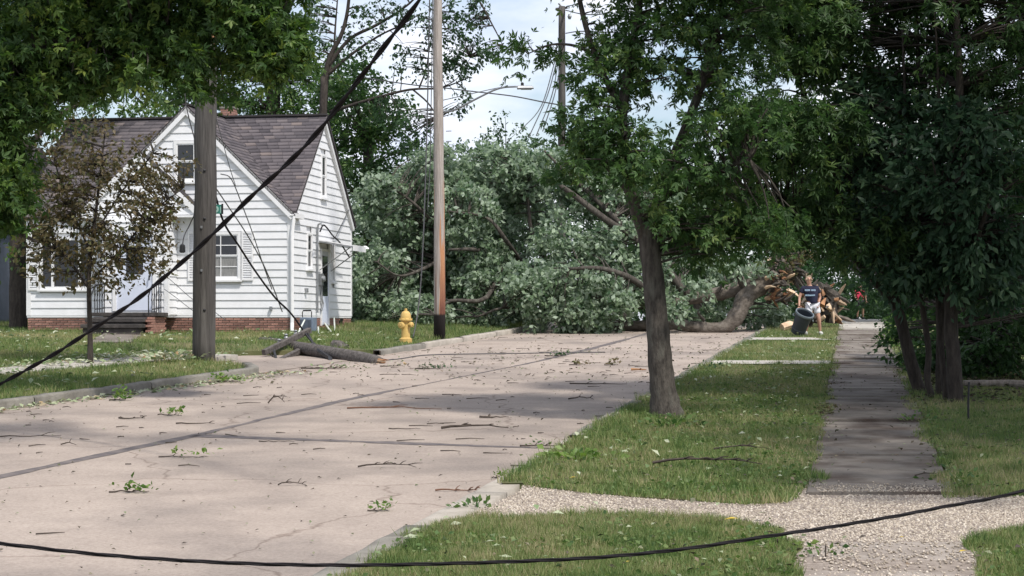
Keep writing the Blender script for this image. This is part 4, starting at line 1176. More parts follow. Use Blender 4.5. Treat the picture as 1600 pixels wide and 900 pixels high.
def smooth_path(pts, k=4):
    """catmull-rom through (x,y,z,r)"""
    P_ = [np.array(p, float) for p in pts]; P_ = [2 * P_[0] - P_[1]] + P_ + [2 * P_[-1] - P_[-2]]
    out = []
    for i in range(1, len(P_) - 2):
        for j in range(k):
            t = j / k
            out.append(0.5 * (2 * P_[i] + (P_[i+1] - P_[i-1]) * t + (2*P_[i-1] - 5*P_[i] + 4*P_[i+1] - P_[i+2]) * t*t + (3*P_[i] - P_[i-1] - 3*P_[i+1] + P_[i+2]) * t**3))
    out.append(P_[-2])
    return [tuple(o[:3]) for o in out], [max(0.004, o[3]) for o in out]

def px4(x, y, Y, r): p = P(x, y, Y); return (p.x, p.y, p.z, r)
def bl(x, y, Y, rx, ry, rz, *w):             # crown blob from a photo pixel, radii in metres
    p = P(x, y, Y); return (p.x, p.y, p.z, rx, ry, rz, *w)

def tree(name, label, cat, base, trunk, limbs, blobs, n, cr, per, size, lm, bark, seed, droop=.4, lobes=1, inner=.3, flat=.35,
         twig=1.0, tr0=.03, extra=None, group=None, tmean=.42, thick=.35, wfac=.55, tn=12):
    r = np.random.default_rng(seed)
    t = thing(name, label, cat, base, 0, group)
    tp, tr_ = smooth_path(trunk)
    limb_tubes('trunk', [(tp, tr_)], bark, t, tn, .05, random.Random(seed))
    ls = [smooth_path(l) for l in limbs]
    if ls: limb_tubes('limbs', ls, bark, t, 7, .05, random.Random(seed + 1))
    C = clumps(blobs, n, r, inner)
    if extra is not None: C = np.concatenate([C, extra])
    ctr = np.average(np.array([b[:3] for b in blobs]), axis=0, weights=[b[3] for b in blobs])
    foliage('crown', C, ctr, lm, t, per, cr, size, r, droop, lobes, flat, thick, tmean=tmean, wfac=wfac)
    if twig: twigs('branches', C, [tp[len(tp)//2:]] + [l[0] for l in ls], bark, t, r, tr0, twig)
    return t

# street tree on the verge, trunk leaning a little, forking at 4 m
b = G(1042, 650, OFFR); Yt = b.y
tree('street_tree', 'street tree with a leaning grey trunk on the grass verge between road and sidewalk', 'tree', b,
     [px4(1042, 662, Yt, .34), px4(1041, 650, Yt, .26), px4(1037, 615, Yt, .195), px4(1032, 570, Yt, .172), px4(1027, 500, Yt, .158), px4(1020, 430, Yt, .150), px4(1013, 372, Yt, .142), px4(1003, 325, Yt, .125)],
     [[px4(1012, 372, Yt, .13), px4(990, 312, Yt - .1, .10), px4(978, 255, Yt - .1, .09), px4(972, 180, Yt, .08), px4(985, 90, Yt, .06), px4(1000, 0, Yt, .05), px4(1010, -100, Yt, .03)],
      [px4(1014, 370, Yt, .12), px4(1030, 310, Yt + .2, .10), px4(1060, 230, Yt + .4, .08), px4(1100, 120, Yt + .5, .06), px4(1130, 0, Yt + .5, .04)],
      [px4(1005, 335, Yt, .07), px4(960, 270, Yt + .3, .05), px4(915, 240, Yt + .5, .035), px4(870, 210, Yt + .6, .02)],
      [px4(975, 180, Yt, .05), px4(940, 110, Yt, .045), px4(915, 40, Yt, .04), px4(900, -30, Yt, .03)],
      [px4(1030, 310, Yt + .2, .07), px4(1100, 270, Yt - .4, .05), px4(1170, 250, Yt - .8, .03)],
      [px4(935, 90, Yt, .03), px4(900, 72, Yt, .022), px4(860, 70, Yt, .015), px4(825, 84, Yt, .008)]],
     [bl(960, 130, Yt, .62, .9, .75), bl(945, 215, Yt, .75, .9, .42), bl(1000, 60, Yt + .3, .75, 1.0, .8), bl(1030, 280, Yt - .6, .5, .5, .45), bl(1080, 320, Yt - .4, .75, .7, .50),
      bl(1110, 60, Yt + .6, 1.1, 1.2, .9), bl(1140, 200, Yt - .4, .8, 1.0, .8), bl(1000, -100, Yt, 1.6, 1.6, 1.0), bl(1150, -120, Yt, 1.8, 1.8, 1.3), bl(960, 250, Yt - .4, .45, .45, .3), bl(1180, 330, Yt - .2, .6, .7, .6), bl(1060, 230, Yt - .8, .7, .5, .5), bl(915, 205, Yt + .2, .5, .6, .34), bl(900, 250, Yt + .3, .4, .5, .25), bl(1100, 375, Yt + .5, .6, .6, .35), bl(1185, 355, Yt + .4, .55, .6, .3), bl(1070, 350, Yt + .3, .4, .5, .3), bl(845, 72, Yt, .36, .4, .14, .10)],
     720, .30, 34, .105, M['leaf_mid'], M['bark'], 101, droop=.55, lobes=3, inner=.25, tr0=.022, tmean=.38)

# dark leafy branch reaching over from the street tree's top
# overhanging tree at top left, its trunk left of the frame
Yl = 30.0
tree('overhanging_tree', 'broadleaf tree hanging its dark green foliage over the top left', 'tree', (-11.2, 29.5, lh(-11.2, 29.5)),
     [(-11.2, 29.5, .9, .45), (-11.1, 29.5, 2.0, .36), (-10.9, 29.6, 3.6, .32), (-10.4, 29.8, 5.2, .28), (-9.9, 30.0, 7.0, .22), (-9.5, 30, 9.5, .12)],
     [[(-10.4, 29.8, 5.2, .16), (-8.9, 30, 6.3, .13), (-7.0, 30.1, 6.9, .10), (-5.0, 30.3, 7.1, .06), (-3.8, 30.5, 6.9, .03)],
      [(-10.7, 29.7, 4.2, .12), (-9.3, 29.8, 4.5, .09), (-8.3, 30.0, 4.1, .05), (-7.4, 30, 3.75, .02)],
      [(-9.9, 30.0, 7.0, .14), (-7.5, 30, 8.4, .1), (-5.0, 30, 9.2, .05)],
      [(-9.7, 30.0, 8.5, .14), (-7.5, 25, 9.6, .11), (-4.5, 21.8, 9.8, .08), (-0.8, 20.4, 10.1, .03)]],
     [bl(60, 60, Yl, 1.5, 1.0, .95, 2.6), bl(190, 50, Yl + .5, 1.1, .9, .72, 2.0), bl(290, 45, Yl, 1.2, .8, .68, 2.0), bl(400, 40, Yl - .3, .72, .7, .62, 1.2), bl(425, 85, Yl - .3, .40, .5, .32, .5), bl(-30, 180, Yl, .9, .8, .9, 1.2), bl(30, 160, Yl - .4, .55, .6, .55, .8),
      bl(15, 290, Yl - .3, .40, .6, .60, .8), bl(-60, 320, Yl, .7, .9, .8, .8), bl(150, -80, Yl, 2.2, 2.0, 1.1), bl(360, -90, Yl, 1.7, 1.6, 1.0), bl(200, 120, Yl - .2, .9, .6, .35), bl(315, 118, Yl - .4, .6, .5, .3), (-4.6, 21.5, 9.7, 2.6, 1.5, .8), (-0.8, 20.3, 10.0, 2.3, 1.2, .7, .35), (-7.5, 23.5, 9.6, 2.0, 1.6, .8), bl(120, 110, Yl, .8, .7, .4)],
     1150, .32, 50, .125, M['leaf_left'], M['bark'], 102, droop=.45, lobes=3, inner=.2, tr0=.025, tmean=.36, twig=.5)

# young browning tree before the house
b = G(141, 566, .2)
tree('young_tree', 'young tree with thin straight stem and browning leaves before the white house', 'tree', (b.x, b.y, lh(b.x, b.y) - .02),
     [px4(141, 572, b.y, .075), px4(141, 540, b.y, .055), px4(140, 500, b.y, .05), px4(139, 455, b.y, .045), px4(141, 400, b.y, .04), px4(150, 330, b.y, .03), px4(158, 260, b.y, .02), px4(165, 200, b.y, .01)],
     [[px4(140, 452, b.y, .03), px4(100, 400, b.y, .022), px4(40, 368, b.y + .2, .015), px4(5, 366, b.y + .3, .008)],
      [px4(140, 440, b.y, .03), px4(190, 390, b.y - .2, .022), px4(240, 330, b.y - .2, .015), px4(285, 295, b.y - .2, .008)],
      [px4(143, 400, b.y, .025), px4(110, 320, b.y + .3, .018), px4(80, 240, b.y + .4, .010)],
      [px4(146, 370, b.y, .025), px4(190, 300, b.y + .2, .018), px4(240, 240, b.y + .3, .010)]],
     [bl(160, 320, b.y, 1.3, 1.1, 1.2), bl(110, 370, b.y, 1.0, .8, .75), bl(215, 340, b.y, .72, .8, .9), bl(150, 245, b.y, 1.15, .9, .8), bl(250, 320, b.y, .5, .6, .6), bl(80, 330, b.y, .6, .7, .8), bl(215, 380, b.y - .2, .6, .6, .5), bl(95, 290, b.y, .6, .8, .8), bl(255, 270, b.y, .55, .6, .5), bl(60, 400, b.y, .5, .6, .45), bl(140, 425, b.y, .9, .7, .32), bl(235, 400, b.y, .35, .5, .35)],
     640, .24, 13, .10, M['leaf_brown'], M['bark_dark'], 103, droop=.5, inner=.2, tr0=.014, tmean=.45)

# dark trunk at the left corner of the house, crown above it
Yd = 52.6
tree('corner_tree', 'tree with a straight dark trunk at the left corner of the white house', 'tree', P(28, 521, Yd),
     [px4(28, 530, Yd, .30), px4(28, 505, Yd, .25), px4(28, 430, Yd, .235), px4(29, 330, Yd, .225), px4(32, 220, Yd, .20), px4(40, 120, Yd, .15), px4(50, 0, Yd, .08)],
     [[px4(30, 250, Yd, .1), px4(80, 190, Yd, .08), px4(150, 150, Yd + 1, .05), px4(220, 130, Yd + 1.5, .03)], [px4(32, 200, Yd, .1), px4(-20, 140, Yd, .07), px4(-80, 90, Yd, .03)]],
     [bl(60, 150, Yd + 1, 1.8, 1.6, 1.2), bl(180, 150, Yd + 5, 1.6, 1.2, .75), bl(240, 175, Yd + 8.5, 1.0, 1.0, .55), bl(0, 60, Yd, 2.2, 2, 1.6), bl(150, 50, Yd + 1, 2, 2, 1.2), bl(-60, 180, Yd, 1.4, 1.4, 1.2), bl(45, 355, Yd - .3, .45, .4, .5), bl(10, 390, Yd - .4, .5, .4, .6)],
     300, .42, 34, .15, M['leaf_mid'], M['bark_dark'], 104, tmean=.62, tr0=.02)

# big trees behind the house
Yb = 68
tree('shade_tree', 'large dense green tree rising behind the white house roof', 'tree', (P(420, 500, Yb).x, Yb, 2.6),
     [(P(420, 500, Yb).x, Yb, 2.4, .5), (P(420, 500, Yb).x, Yb, 5, .4), (P(425, 0, Yb).x, Yb, 9, .3), (P(430, 0, Yb).x, Yb, 13, .15)], [],
     [bl(400, 110, Yb, 2.7, 2.4, 2.2), bl(480, 160, Yb - 1, 1.8, 1.6, 1.9), bl(330, 150, Yb, 2.0, 2.0, 1.2), bl(400, -20, Yb, 2.6, 2.4, 1.8), bl(470, 230, Yb, 1.8, 1.5, 1.6), bl(500, 120, Yb, 1.5, 1.4, 1.1), bl(270, 120, Yb, 1.6, 1.6, 1.2)],
     430, .50, 40, .17, M['leaf_mid'], M['bark_dark'], 105, inner=.45, twig=.3, tmean=.40)
Yc = 63
tree('shade_tree', 'dense green tree right beside the side gable of the white house', 'tree', (P(580, 510, Yc).x, Yc, 2.55),
     [(P(580, 500, Yc).x, Yc, 2.4, .4), (P(578, 500, Yc).x, Yc, 5, .3), (P(575, 0, Yc).x, Yc, 8.5, .15)], [],
     [bl(560, 180, Yc, 1.5, 1.5, 1.4), bl(590, 240, Yc, 1.2, 1.4, 1.5), bl(545, 130, Yc + .5, 1.0, 1.1, .9), bl(560, 300, Yc, 1.3, 1.3, 1.3), bl(600, 180, Yc - .3, .8, .9, .7), bl(525, 230, Yc + 1, 1.0, 1.2, 1.4), bl(570, 400, Yc, 1.4, 1.3, 1.5)],
     360, .42, 38, .15, M['leaf_mid'], M['bark_dark'], 106, inner=.45, twig=.3, tmean=.33)
# open crowned tree with bare limbs against the sky
Yo = 61.0
rO = np.random.default_rng(200)
lim = [[px4(505, 180, Yo, .16), px4(512, 100, Yo, .13), px4(535, 50, Yo, .10), px4(545, 0, Yo, .08), px4(548, -80, Yo, .05)],
       [px4(508, 110, Yo, .11), px4(545, 62, Yo, .085), px4(590, 38, Yo, .07), px4(640, 5, Yo, .05), px4(690, -50, Yo, .03)],
       [px4(508, 120, Yo, .09), px4(550, 84, Yo, .07), px4(592, 56, Yo, .05), px4(625, 40, Yo, .04), px4(660, 20, Yo, .02)],
       [px4(505, 140, Yo, .09), px4(520, 92, Yo, .06), px4(524, 40, Yo, .045), px4(528, -10, Yo, .03)],
       [px4(515, 175, Yo, .09), px4(580, 155, Yo - .5, .07), px4(640, 140, Yo - 1, .055), px4(690, 137, Yo - 1, .04), px4(735, 120, Yo - 1, .02)],
       [px4(645, 140, Yo - 1, .045), px4(668, 160, Yo - 1.1, .04), px4(685, 185, Yo - 1.2, .02)],
       [px4(655, 137, Yo - 1, .045), px4(665, 110, Yo - 1, .035), px4(672, 70, Yo - 1, .025), px4(680, 20, Yo - 1, .02)],
       [px4(690, -50, Yo, .06), px4(740, -10, Yo - 1, .05), px4(770, 40, Yo - 1.5, .035), px4(785, 70, Yo - 1.5, .015)],
       [px4(690, 137, Yo - 1, .03), px4(715, 122, Yo - 1, .02), px4(735, 90, Yo - 1, .012)]]
lim = [[(p[0], p[1], p[2], p[3] * .68) for p in l] for l in lim]
tree('open_tree', 'tall open crowned tree whose bare limbs and thin sprays stand against the sky', 'tree', (P(500, 510, Yo + 1).x, Yo + .5, 2.5),
     [(P(500, 510, Yo).x, Yo + .5, 2.3, .3), (P(502, 400, Yo).x, Yo + .4, 5, .24), px4(505, 180, Yo, .13), px4(506, 120, Yo, .10)], lim,
     [bl(715, 60, Yo - 1, 1.0, .8, 1.0, 60), bl(760, 80, Yo - 1.4, .55, .6, .28, 22), bl(700, 105, Yo - 1, .9, .6, .32, 30), bl(640, 200, Yo - 1, .75, .8, .75, 34), bl(600, 170, Yo - .6, .6, .7, .55, 20), bl(720, 160, Yo - 1.1, .35, .4, .5, 12),
      bl(560, 70, Yo, .9, .7, .8, 24), bl(600, 20, Yo, 1.1, .8, .6, 36), bl(500, 40, Yo, .7, .7, 1.0, 40), bl(640, 90, Yo - .6, .6, .6, .6, 20), bl(650, -60, Yo, 2.0, 1.5, .9, 60), bl(730, 10, Yo - 1, .8, .8, .7, 40), bl(670, 40, Yo - 1, .6, .6, .7, 24)],
     420, .26, 15, .125, M['leaf_far'], M['bark_dark'], 107, droop=.7, inner=.1, tr0=.02, tmean=.25)

# the dark mass of trees on the right: several stems in a clump by the sidewalk
st_b = [(1436, 612, .11, 1398, 470, 1340, 300), (1456, 622, .055, 1440, 470, 1420, 300), (1478, 626, .05, 1466, 480, 1470, 250), (1493, 628, .125, 1486, 480, 1500, 200), (1468, 618, .07, 1470, 450, 1440, 200)]
labs = ['leaning dark stem of the tree clump nearest the sidewalk, branching low', 'thin pale twisted stem second from the sidewalk in the dark clump',
        'slender dark stem pressed against the thickest trunk of the clump', 'thickest upright trunk of the dark clump right of the sidewalk', 'dark middle stem standing furthest back in the clump']
blobsR = [[bl(1250, 60, 30.5, .95, .9, .8), bl(1200, 200, 30, .7, .8, .6), bl(1270, 210, 29.6, .8, .6, .6), bl(1195, 320, 31, .55, .7, .42), bl(1300, 335, 30.5, .8, .7, .5), bl(1335, 395, 36, .5, .5, .30), bl(1215, 340, 31, .5, .6, .35), bl(1375, 365, 30, .6, .6, .4), bl(1150, 300, 31, .5, .6, .5), bl(1230, -60, 31, 1.4, 1.4, .9)],
          [bl(1420, 330, 30.0, .9, .7, .8), bl(1370, 200, 30.4, .8, .8, .8), bl(1450, 400, 30.5, .7, .6, .35), bl(1420, 415, 30, .6, .6, .4), bl(1540, 430, 29.5, .6, .6, .4)],
          [bl(1500, 250, 29.0, .9, .7, .9), bl(1540, 380, 29.5, .8, .7, .5)],
          [bl(1400, 60, 31, 1.2, 1.1, .9), bl(1530, 80, 30, 1.2, 1.1, 1.1), bl(1600, 230, 29.5, .9, 1.0, 1.2), bl(1450, -80, 31, 2.2, 2.0, 1.2), bl(1640, 60, 30, 1.6, 1.6, 1.6), bl(1640, 380, 30, .9, .9, .6), (9.5, 30, 9.4, 2.5, 2.5, 1.4), (10.2, 34.5, 9.4, 2.4, 2.5, 1.4), bl(1560, 10, 29.5, 1.4, 1.2, .9), bl(1480, 150, 30.5, 1.1, 1.0, 1.0), bl(1590, 470, 31, .8, .7, .5)],
          [bl(1330, 80, 31.5, 1.0, 1.0, 1.0), bl(1330, 280, 32, 1.0, .9, .9), bl(1480, 330, 33, 1.3, .9, 1.0), bl(1600, 400, 34, 1.2, 1.0, .8)]]
ns = [600, 270, 230, 820, 430]
for i, (x, y, rd, x1, y1, x2, y2) in enumerate(st_b):
    b = G(x, y, OFFR); Ys = b.y
    mid = px4((x + x1) / 2 + (3 if i == 1 else 0), (y + y1) / 2, Ys, rd * .92)
    tree('clump_tree', labs[i], 'tree', b,
         [px4(x, y + 10, Ys, rd * 1.4), px4(x, y - 2, Ys, rd * 1.0), px4(x * .8 + x1 * .2 - (4 if i == 1 else 0), y * .8 + y1 * .2, Ys, rd), mid, px4(x1, y1, Ys, rd * .85), px4(x2, y2, Ys - .6, rd * .6), px4(x2 - 10, y2 - 260, Ys - .8, rd * .3)],
         [[px4(x1, y1, Ys, rd * .5), px4(x1 - 40 + 25 * i, y1 - 90, Ys - .6, rd * .4), px4(x1 - 90 + 50 * i, y1 - 170, Ys - 1.2, rd * .2)]] +
         ([[px4(1400, 480, Ys, .06), px4(1330, 400, Ys - .7, .045), px4(1260, 350, Ys - 1.3, .03), px4(1180, 320, Ys - 1, .015)], [px4(1340, 300, Ys - .6, .05), px4(1270, 180, Ys - 1, .04), px4(1230, 60, Ys - 1, .03)]] if i == 0 else []),
         blobsR[i], ns[i], .30, 30, .15 if i in (1, 2) else .135, M['leaf_cool'] if i in (1, 2) else M['leaf_dark'], M['bark_dark'], 110 + i,
         droop=.75, lobes=3 if i in (0, 3) else 1, inner=.25, tr0=.022, group='stems of the tree clump by the sidewalk', tmean=.34 if i else .55, wfac=.42)
# tree just right of the view, whose crown shades the sidewalk
tree('roadside_tree', 'big tree on the right lawn whose crown shades the sidewalk', 'tree', (11.0, 20.5, gf(20.5) + OFFR),
     [(11.0, 20.5, .6, .35), (11.0, 20.5, 2.0, .27), (10.9, 20.5, 4.5, .22), (10.8, 20.5, 8.5, .1)], [[(10.9, 20.5, 4.5, .12), (9.6, 21, 5.8, .09), (8.6, 21.5, 6.6, .05)]],
     [(7.6, 16.6, 7.6, 2.6, 2.4, 1.3), (7.6, 20.5, 8.2, 2.6, 2.6, 1.4), (8.2, 25.0, 9.2, 2.6, 2.6, 1.5), (11.0, 18.0, 7.4, 2.4, 2.4, 1.8), (11.5, 23, 8, 2.4, 2.8, 2), (10.9, 25.5, 9.4, 2.4, 2.4, 1.3), (12.6, 28.5, 9.6, 2.6, 2.6, 1.5), (10.8, 29.5, 9.8, 2.0, 2.0, 1.2)],
     1000, .5, 34, .16, M['leaf_dark'], M['bark_dark'], 119, tmean=.4, twig=.5)
# bushes and shade trees further right and behind
def bush(name, label, base, blobs, n, cr, per, size, lm, seed, cat='bush', tm=.4, **k):
    return tree(name, label, cat, base, [(base[0], base[1], base[2] - .1, .05), (base[0] + .02, base[1], base[2] + .4, .04), (base[0], base[1], base[2] + .9, .02)], [], blobs, n, cr, per, size, lm, M['bark_dark'], seed, tmean=tm, tn=7, **k)
bush('shrub', 'dark understorey shrub at the right edge behind the fallen grey log', (8.9, 37.5, 1.56), [bl(1500, 540, 37, .8, .7, .45), bl(1425, 530, 39, .45, .6, .55), bl(1460, 560, 37, .5, .6, .4), bl(1550, 500, 36, .9, .7, .6), bl(1425, 480, 41, .4, .6, .55), bl(1540, 575, 35.5, .9, .6, .30), bl(1600, 540, 34.8, .8, .6, .5), bl(1520, 560, 35, .5, .5, .4), bl(1590, 560, 36.5, .7, .6, .35), bl(1520, 450, 38, .9, .7, .8), bl(1640, 480, 37, .7, .7, 1.0), bl(1470, 440, 40, .9, .8, .9), bl(1425, 420, 42, .6, .7, .6)], 480, .34, 28, .13, M['leaf_dark'], 120, tm=.15)
bush('shrub', 'small sunlit shrub bulging over the far end of the sidewalk', (P(1402, 530, 47).x, 47, gf(47) + .07), [bl(1398, 520, 47, .28, .4, .42), bl(1405, 545, 46, .25, .3, .25), bl(1408, 570, 43, .2, .3, .2), bl(1428, 490, 48, .4, .5, .4)], 70, .22, 24, .09, M['leaf_bright'], 121, tm=.3, twig=0)
Yf = 78
for i, (x, y, rx, rz, lab, tm) in enumerate(((1320, 410, 2.0, 2.2, 'green tree beyond the splintered stump behind the person in red', .5), (1260, 330, 2.3, 2.0, 'dark tree beyond the root end of the fallen tree', .2), (1390, 380, 1.8, 2.5, 'shaded tree at the far end of the sidewalk', .15), (1460, 420, 2.4, 3.0, 'deep green tree behind the clump of stems', .1), (1580, 400, 2.6, 3.2, 'broad dark tree behind the right hand shrubs', .1))):
    yy = 104 + (i % 3) * 3 if i < 3 else 56 + i * 2
    if i < 3: rx *= 1.25; rz *= 1.25
    c = P(x, y, yy)
    tree('background_tree', lab, 'tree', (c.x, yy, 2.6), [(c.x, yy, 2.4, .25), (c.x, yy, 4, .2), (c.x, yy, c.z + rz * .5, .08)], [],
         [(c.x, yy, c.z, rx, rx * .8, rz), (c.x - rx * .5, yy, c.z + rz * .7, rx * .8, rx * .7, rz * .8), (c.x + rx * .6, yy, c.z + rz * .8, rx * .8, rx * .7, rz * .8), (c.x, yy, c.z + rz * 1.6, rx * .9, rx * .8, rz * .8), (c.x, yy + 1, 3.6, rx * 1.1, rx * .6, 1.1)],
         330, .5, 34, .17, M['leaf_far'] if i == 0 else M['leaf_dark'], M['bark_dark'], 130 + i, inner=.4, twig=.2, tmean=tm)
# trees on the skyline beyond the fallen tree
for i, (x, y, yy, rx, rz, lab, tm) in enumerate(((790, 245, 88, 1.5, 1.5, 'pointed green tree on the skyline right of the bare pole', .45), (710, 262, 92, 1.6, 1.2, 'low round tree on the skyline just behind the bare pole', .35), (880, 250, 86, 2.0, 1.3, 'broad tree on the skyline below the far broken pole', .5), (640, 262, 90, 1.8, 1.2, 'small tree on the skyline left of the bare pole', .4), (975, 250, 84, 2.2, 1.6, 'leafy tree beyond the street tree trunk', .4), (1090, 300, 86, 2.6, 1.8, 'dark leafy tree far behind the street tree', .15))):
    c = P(x, y, yy)
    tree('background_tree', lab, 'tree', (c.x, yy, 2.6), [(c.x, yy, 2.4, .22), (c.x, yy, 5, .16), (c.x, yy, c.z, .08)], [],
         [(c.x, yy, c.z, rx, rx * .8, rz), (c.x - rx * .6, yy, c.z - rz * .6, rx * .8, rx * .7, rz * .8), (c.x + rx * .6, yy, c.z - rz * .7, rx * .9, rx * .7, rz * .8), (c.x, yy, c.z - rz * 1.6, rx * 1.2, rx * .8, rz)] + ([(c.x - .2, yy, c.z + 1.3, .45, .45, .6)] if i == 0 else []),
         190, .42, 26, .17, M['leaf_far'], M['bark_dark'], 140 + i, inner=.35, twig=.3, tmean=tm)
r = np.random.default_rng(150)
X = r.uniform(-45, 60, 2600); C = np.stack([X, r.uniform(100, 118, 2600), 2.6 + r.random(2600) * (7.4 + 1.4 * np.sin(X * .35) + 1.2 * np.sin(X * .9 + 1))], -1)
X2 = r.uniform(-30, 45, 1300); C = np.concatenate([C, np.stack([X2, r.uniform(97, 103, 1300), 2.5 + r.random(1300) ** 1.3 * 3.2], -1)])
o = foliage('treeline', C, (0, 110, -20), M['leaf_far'], None, 40, .85, .26, r, .4, tmean=.35); o["kind"] = "stuff"

# ------------------------------------------------------------------ the fallen tree across the street
ft = thing('fallen_tree', 'big uprooted tree lying across the whole road with pale green crown', 'tree', P(1170, 500, 56.5))
Yq = 56.6
trk = [[px4(1232, 415, 57.2, .44), px4(1200, 432, 57.2, .37), px4(1168, 462, 57.0, .28), px4(1152, 492, 56.8, .25), px4(1130, 512, 56.7, .19), px4(1085, 511, 56.8, .17), px4(1040, 507, 57.2, .16), px4(960, 510, 58.0, .15), px4(880, 505, 58.6, .08)],
       [px4(1230, 408, 57.3, .40), px4(1195, 425, 57.3, .34), px4(1150, 452, 57.3, .22), px4(1100, 463, 57.4, .18), px4(1040, 473, 57.6, .16), px4(960, 470, 58.5, .17), px4(880, 440, 59.5, .12), px4(790, 400, 60.5, .07)]]
ls = [smooth_path(l) for l in trk]
limb_tubes('trunk', ls, M['bark_pale'], ft, 12, .15, random.Random(8))
for q0, q1, rd in ((P(1160, 448, 57.0), P(1150, 425, 56.8), .09), (P(1100, 500, 56.7), P(1090, 488, 56.5), .06), (P(1120, 456, 57.1), P(1135, 438, 57.0), .06), (P(1078, 470, 57.2), P(1070, 455, 57), .05)):
    MB().tube([q0, (q0 + q1) / 2, q1], [rd, rd * .8, rd * .5], 7, wob=.15, rng=random.Random(4)).build('broken_stub', M['bark'], ft)
flim = [[px4(1040, 475, 57.6, .15), px4(1005, 448, 56.8, .11), px4(975, 430, 56.2, .09), px4(935, 419, 55.8, .07), px4(890, 420, 55.6, .04)],
        [px4(1080, 465, 57.4, .15), px4(1000, 380, 57.5, .12), px4(945, 342, 57.0, .10), px4(890, 300, 57, .08), px4(850, 275, 57, .04)],
        [px4(990, 372, 57.5, .10), px4(930, 310, 57.8, .08), px4(880, 265, 58, .05), px4(850, 235, 58, .03)],
        [px4(880, 440, 59.5, .10), px4(835, 375, 58.6, .07), px4(826, 320, 58.6, .05), px4(822, 270, 58.8, .02)],
        [px4(820, 420, 59.9, .09), px4(790, 375, 57.6, .07), px4(760, 340, 57.4, .045), px4(700, 330, 57.3, .02)],
        [px4(790, 400, 60.5, .08), px4(740, 390, 57.4, .06), px4(700, 390, 57.0, .03)],
        [px4(790, 400, 60.5, .08), px4(760, 465, 56.6, .07), px4(705, 470, 56.0, .05), px4(680, 492, 55.8, .03)],
        [px4(700, 400, 59, .07), px4(650, 425, 57, .05), px4(620, 430, 56.6, .03), px4(590, 410, 56.6, .02)],
        [px4(880, 505, 58.6, .07), px4(800, 480, 57, .05), px4(745, 495, 56.4, .03)],
        [px4(720, 400, 60, .06), px4(660, 330, 58, .05), px4(610, 290, 57.8, .03)]]
fl_ = [smooth_path(l) for l in flim]
limb_tubes('limbs', fl_, M['bark'], ft, 7, .06, random.Random(9))
fb = [bl(610, 320, 58.5, 1.1, 1.2, 1.0), bl(590, 430, 57.5, .95, 1.2, 1.1), bl(640, 480, 57.0, 1.0, .9, .55), bl(690, 280, 59, 1.2, 1.2, 1.0), bl(770, 270, 59.5, 1.3, 1.3, .9), bl(850, 280, 59, 1.3, 1.3, 1.0), bl(940, 290, 58.8, 1.3, 1.2, 1.1),
      bl(680, 400, 59.5, 1.3, 1.0, 1.1), bl(800, 350, 60, 1.5, 1.0, 1.0), bl(860, 455, 56.4, 1.3, .9, .85), bl(930, 460, 56.2, 1.1, .8, .75), bl(830, 430, 57, .9, .8, .5), bl(960, 390, 57.6, 1.2, 1.0, .9), bl(1010, 440, 57.6, .9, .8, .8),
      bl(900, 500, 56.6, 1.6, .7, .35), bl(730, 500, 57.6, 1.3, .8, .38), bl(580, 495, 57.5, .8, .8, .42), bl(1060, 400, 58.6, 1.1, 1.0, .9), bl(1090, 495, 59.5, 1.0, .8, .5), bl(1190, 492, 58.8, .75, .6, .45), bl(1140, 440, 60, 1.0, .9, .8), bl(1085, 450, 56.6, .5, .3, .3), bl(1165, 415, 56.6, .5, .3, .3), bl(1050, 478, 56.4, .4, .3, .3), bl(730, 330, 58, 1.0, .9, .9)]
r = np.random.default_rng(160)
C = clumps(fb + [bl(700, 450, 60, 1.6, 1.0, 1.2), bl(800, 460, 60.5, 1.6, 1.0, 1.0), bl(640, 400, 60, 1.6, 1.0, 1.6), bl(1060, 330, 60, 1.3, 1.0, 1.2), bl(1000, 330, 59, 1.2, .9, 1.0), bl(760, 400, 58.2, .9, .6, .7), bl(740, 440, 57.6, .8, .6, .5), bl(880, 370, 57.4, 1.2, .7, .7)], 1750, r, .4)
C[:, 2] = np.maximum(C[:, 2], g(C[:, 1]) + .18)
foliage('crown', C, P(820, 420, 62), M['leaf_silver'], ft, 46, .36, .16, r, .6, 1, .25, .4, tmean=.50, tsd=.25, wfac=.62)
twigs('branches', C, [l[0] for l in ls] + [l[0] for l in fl_], M['bark'], ft, r, .03, .5)
# torn root end with splintered wood
rr = random.Random(12)
mbp = MB()
for i in range(110):
    a = P(1210 + rr.uniform(-14, 20), 425 + rr.uniform(-36, 46), 57.0 + rr.uniform(-.4, .3))
    d = Vector((rr.uniform(.2, 1), rr.uniform(-.9, .2), rr.uniform(-.7, .9))).normalized() * rr.uniform(.12, .5)
    m_ = MB().tube([a, a + d * .5 + Vector((0, 0, rr.uniform(-.05, .05))), a + d], [rr.uniform(.03, .09), rr.uniform(.03, .07), .008], 4)
    m_.build('splinter', rr.choice((M['splinter'], M['splinter_pale'], M['bark_pale'], M['bark'], M['bark_dark'])), ft)
rp = MB()
for i in range(26):
    a = P(1235, 420, 57.3); ang = rr.uniform(0, 6.28)
    d = Vector((rr.uniform(.1, .5), math.cos(ang) * .7, math.sin(ang) * .75)); l = rr.uniform(.5, 1.0)
    rp.tube([a, a + d * l * .5, a + d * l + Vector((.15, 0, -.1))], [.14, .08, .02], 6, wob=.2, rng=rr)
rp.build('roots', M['bark'], ft)
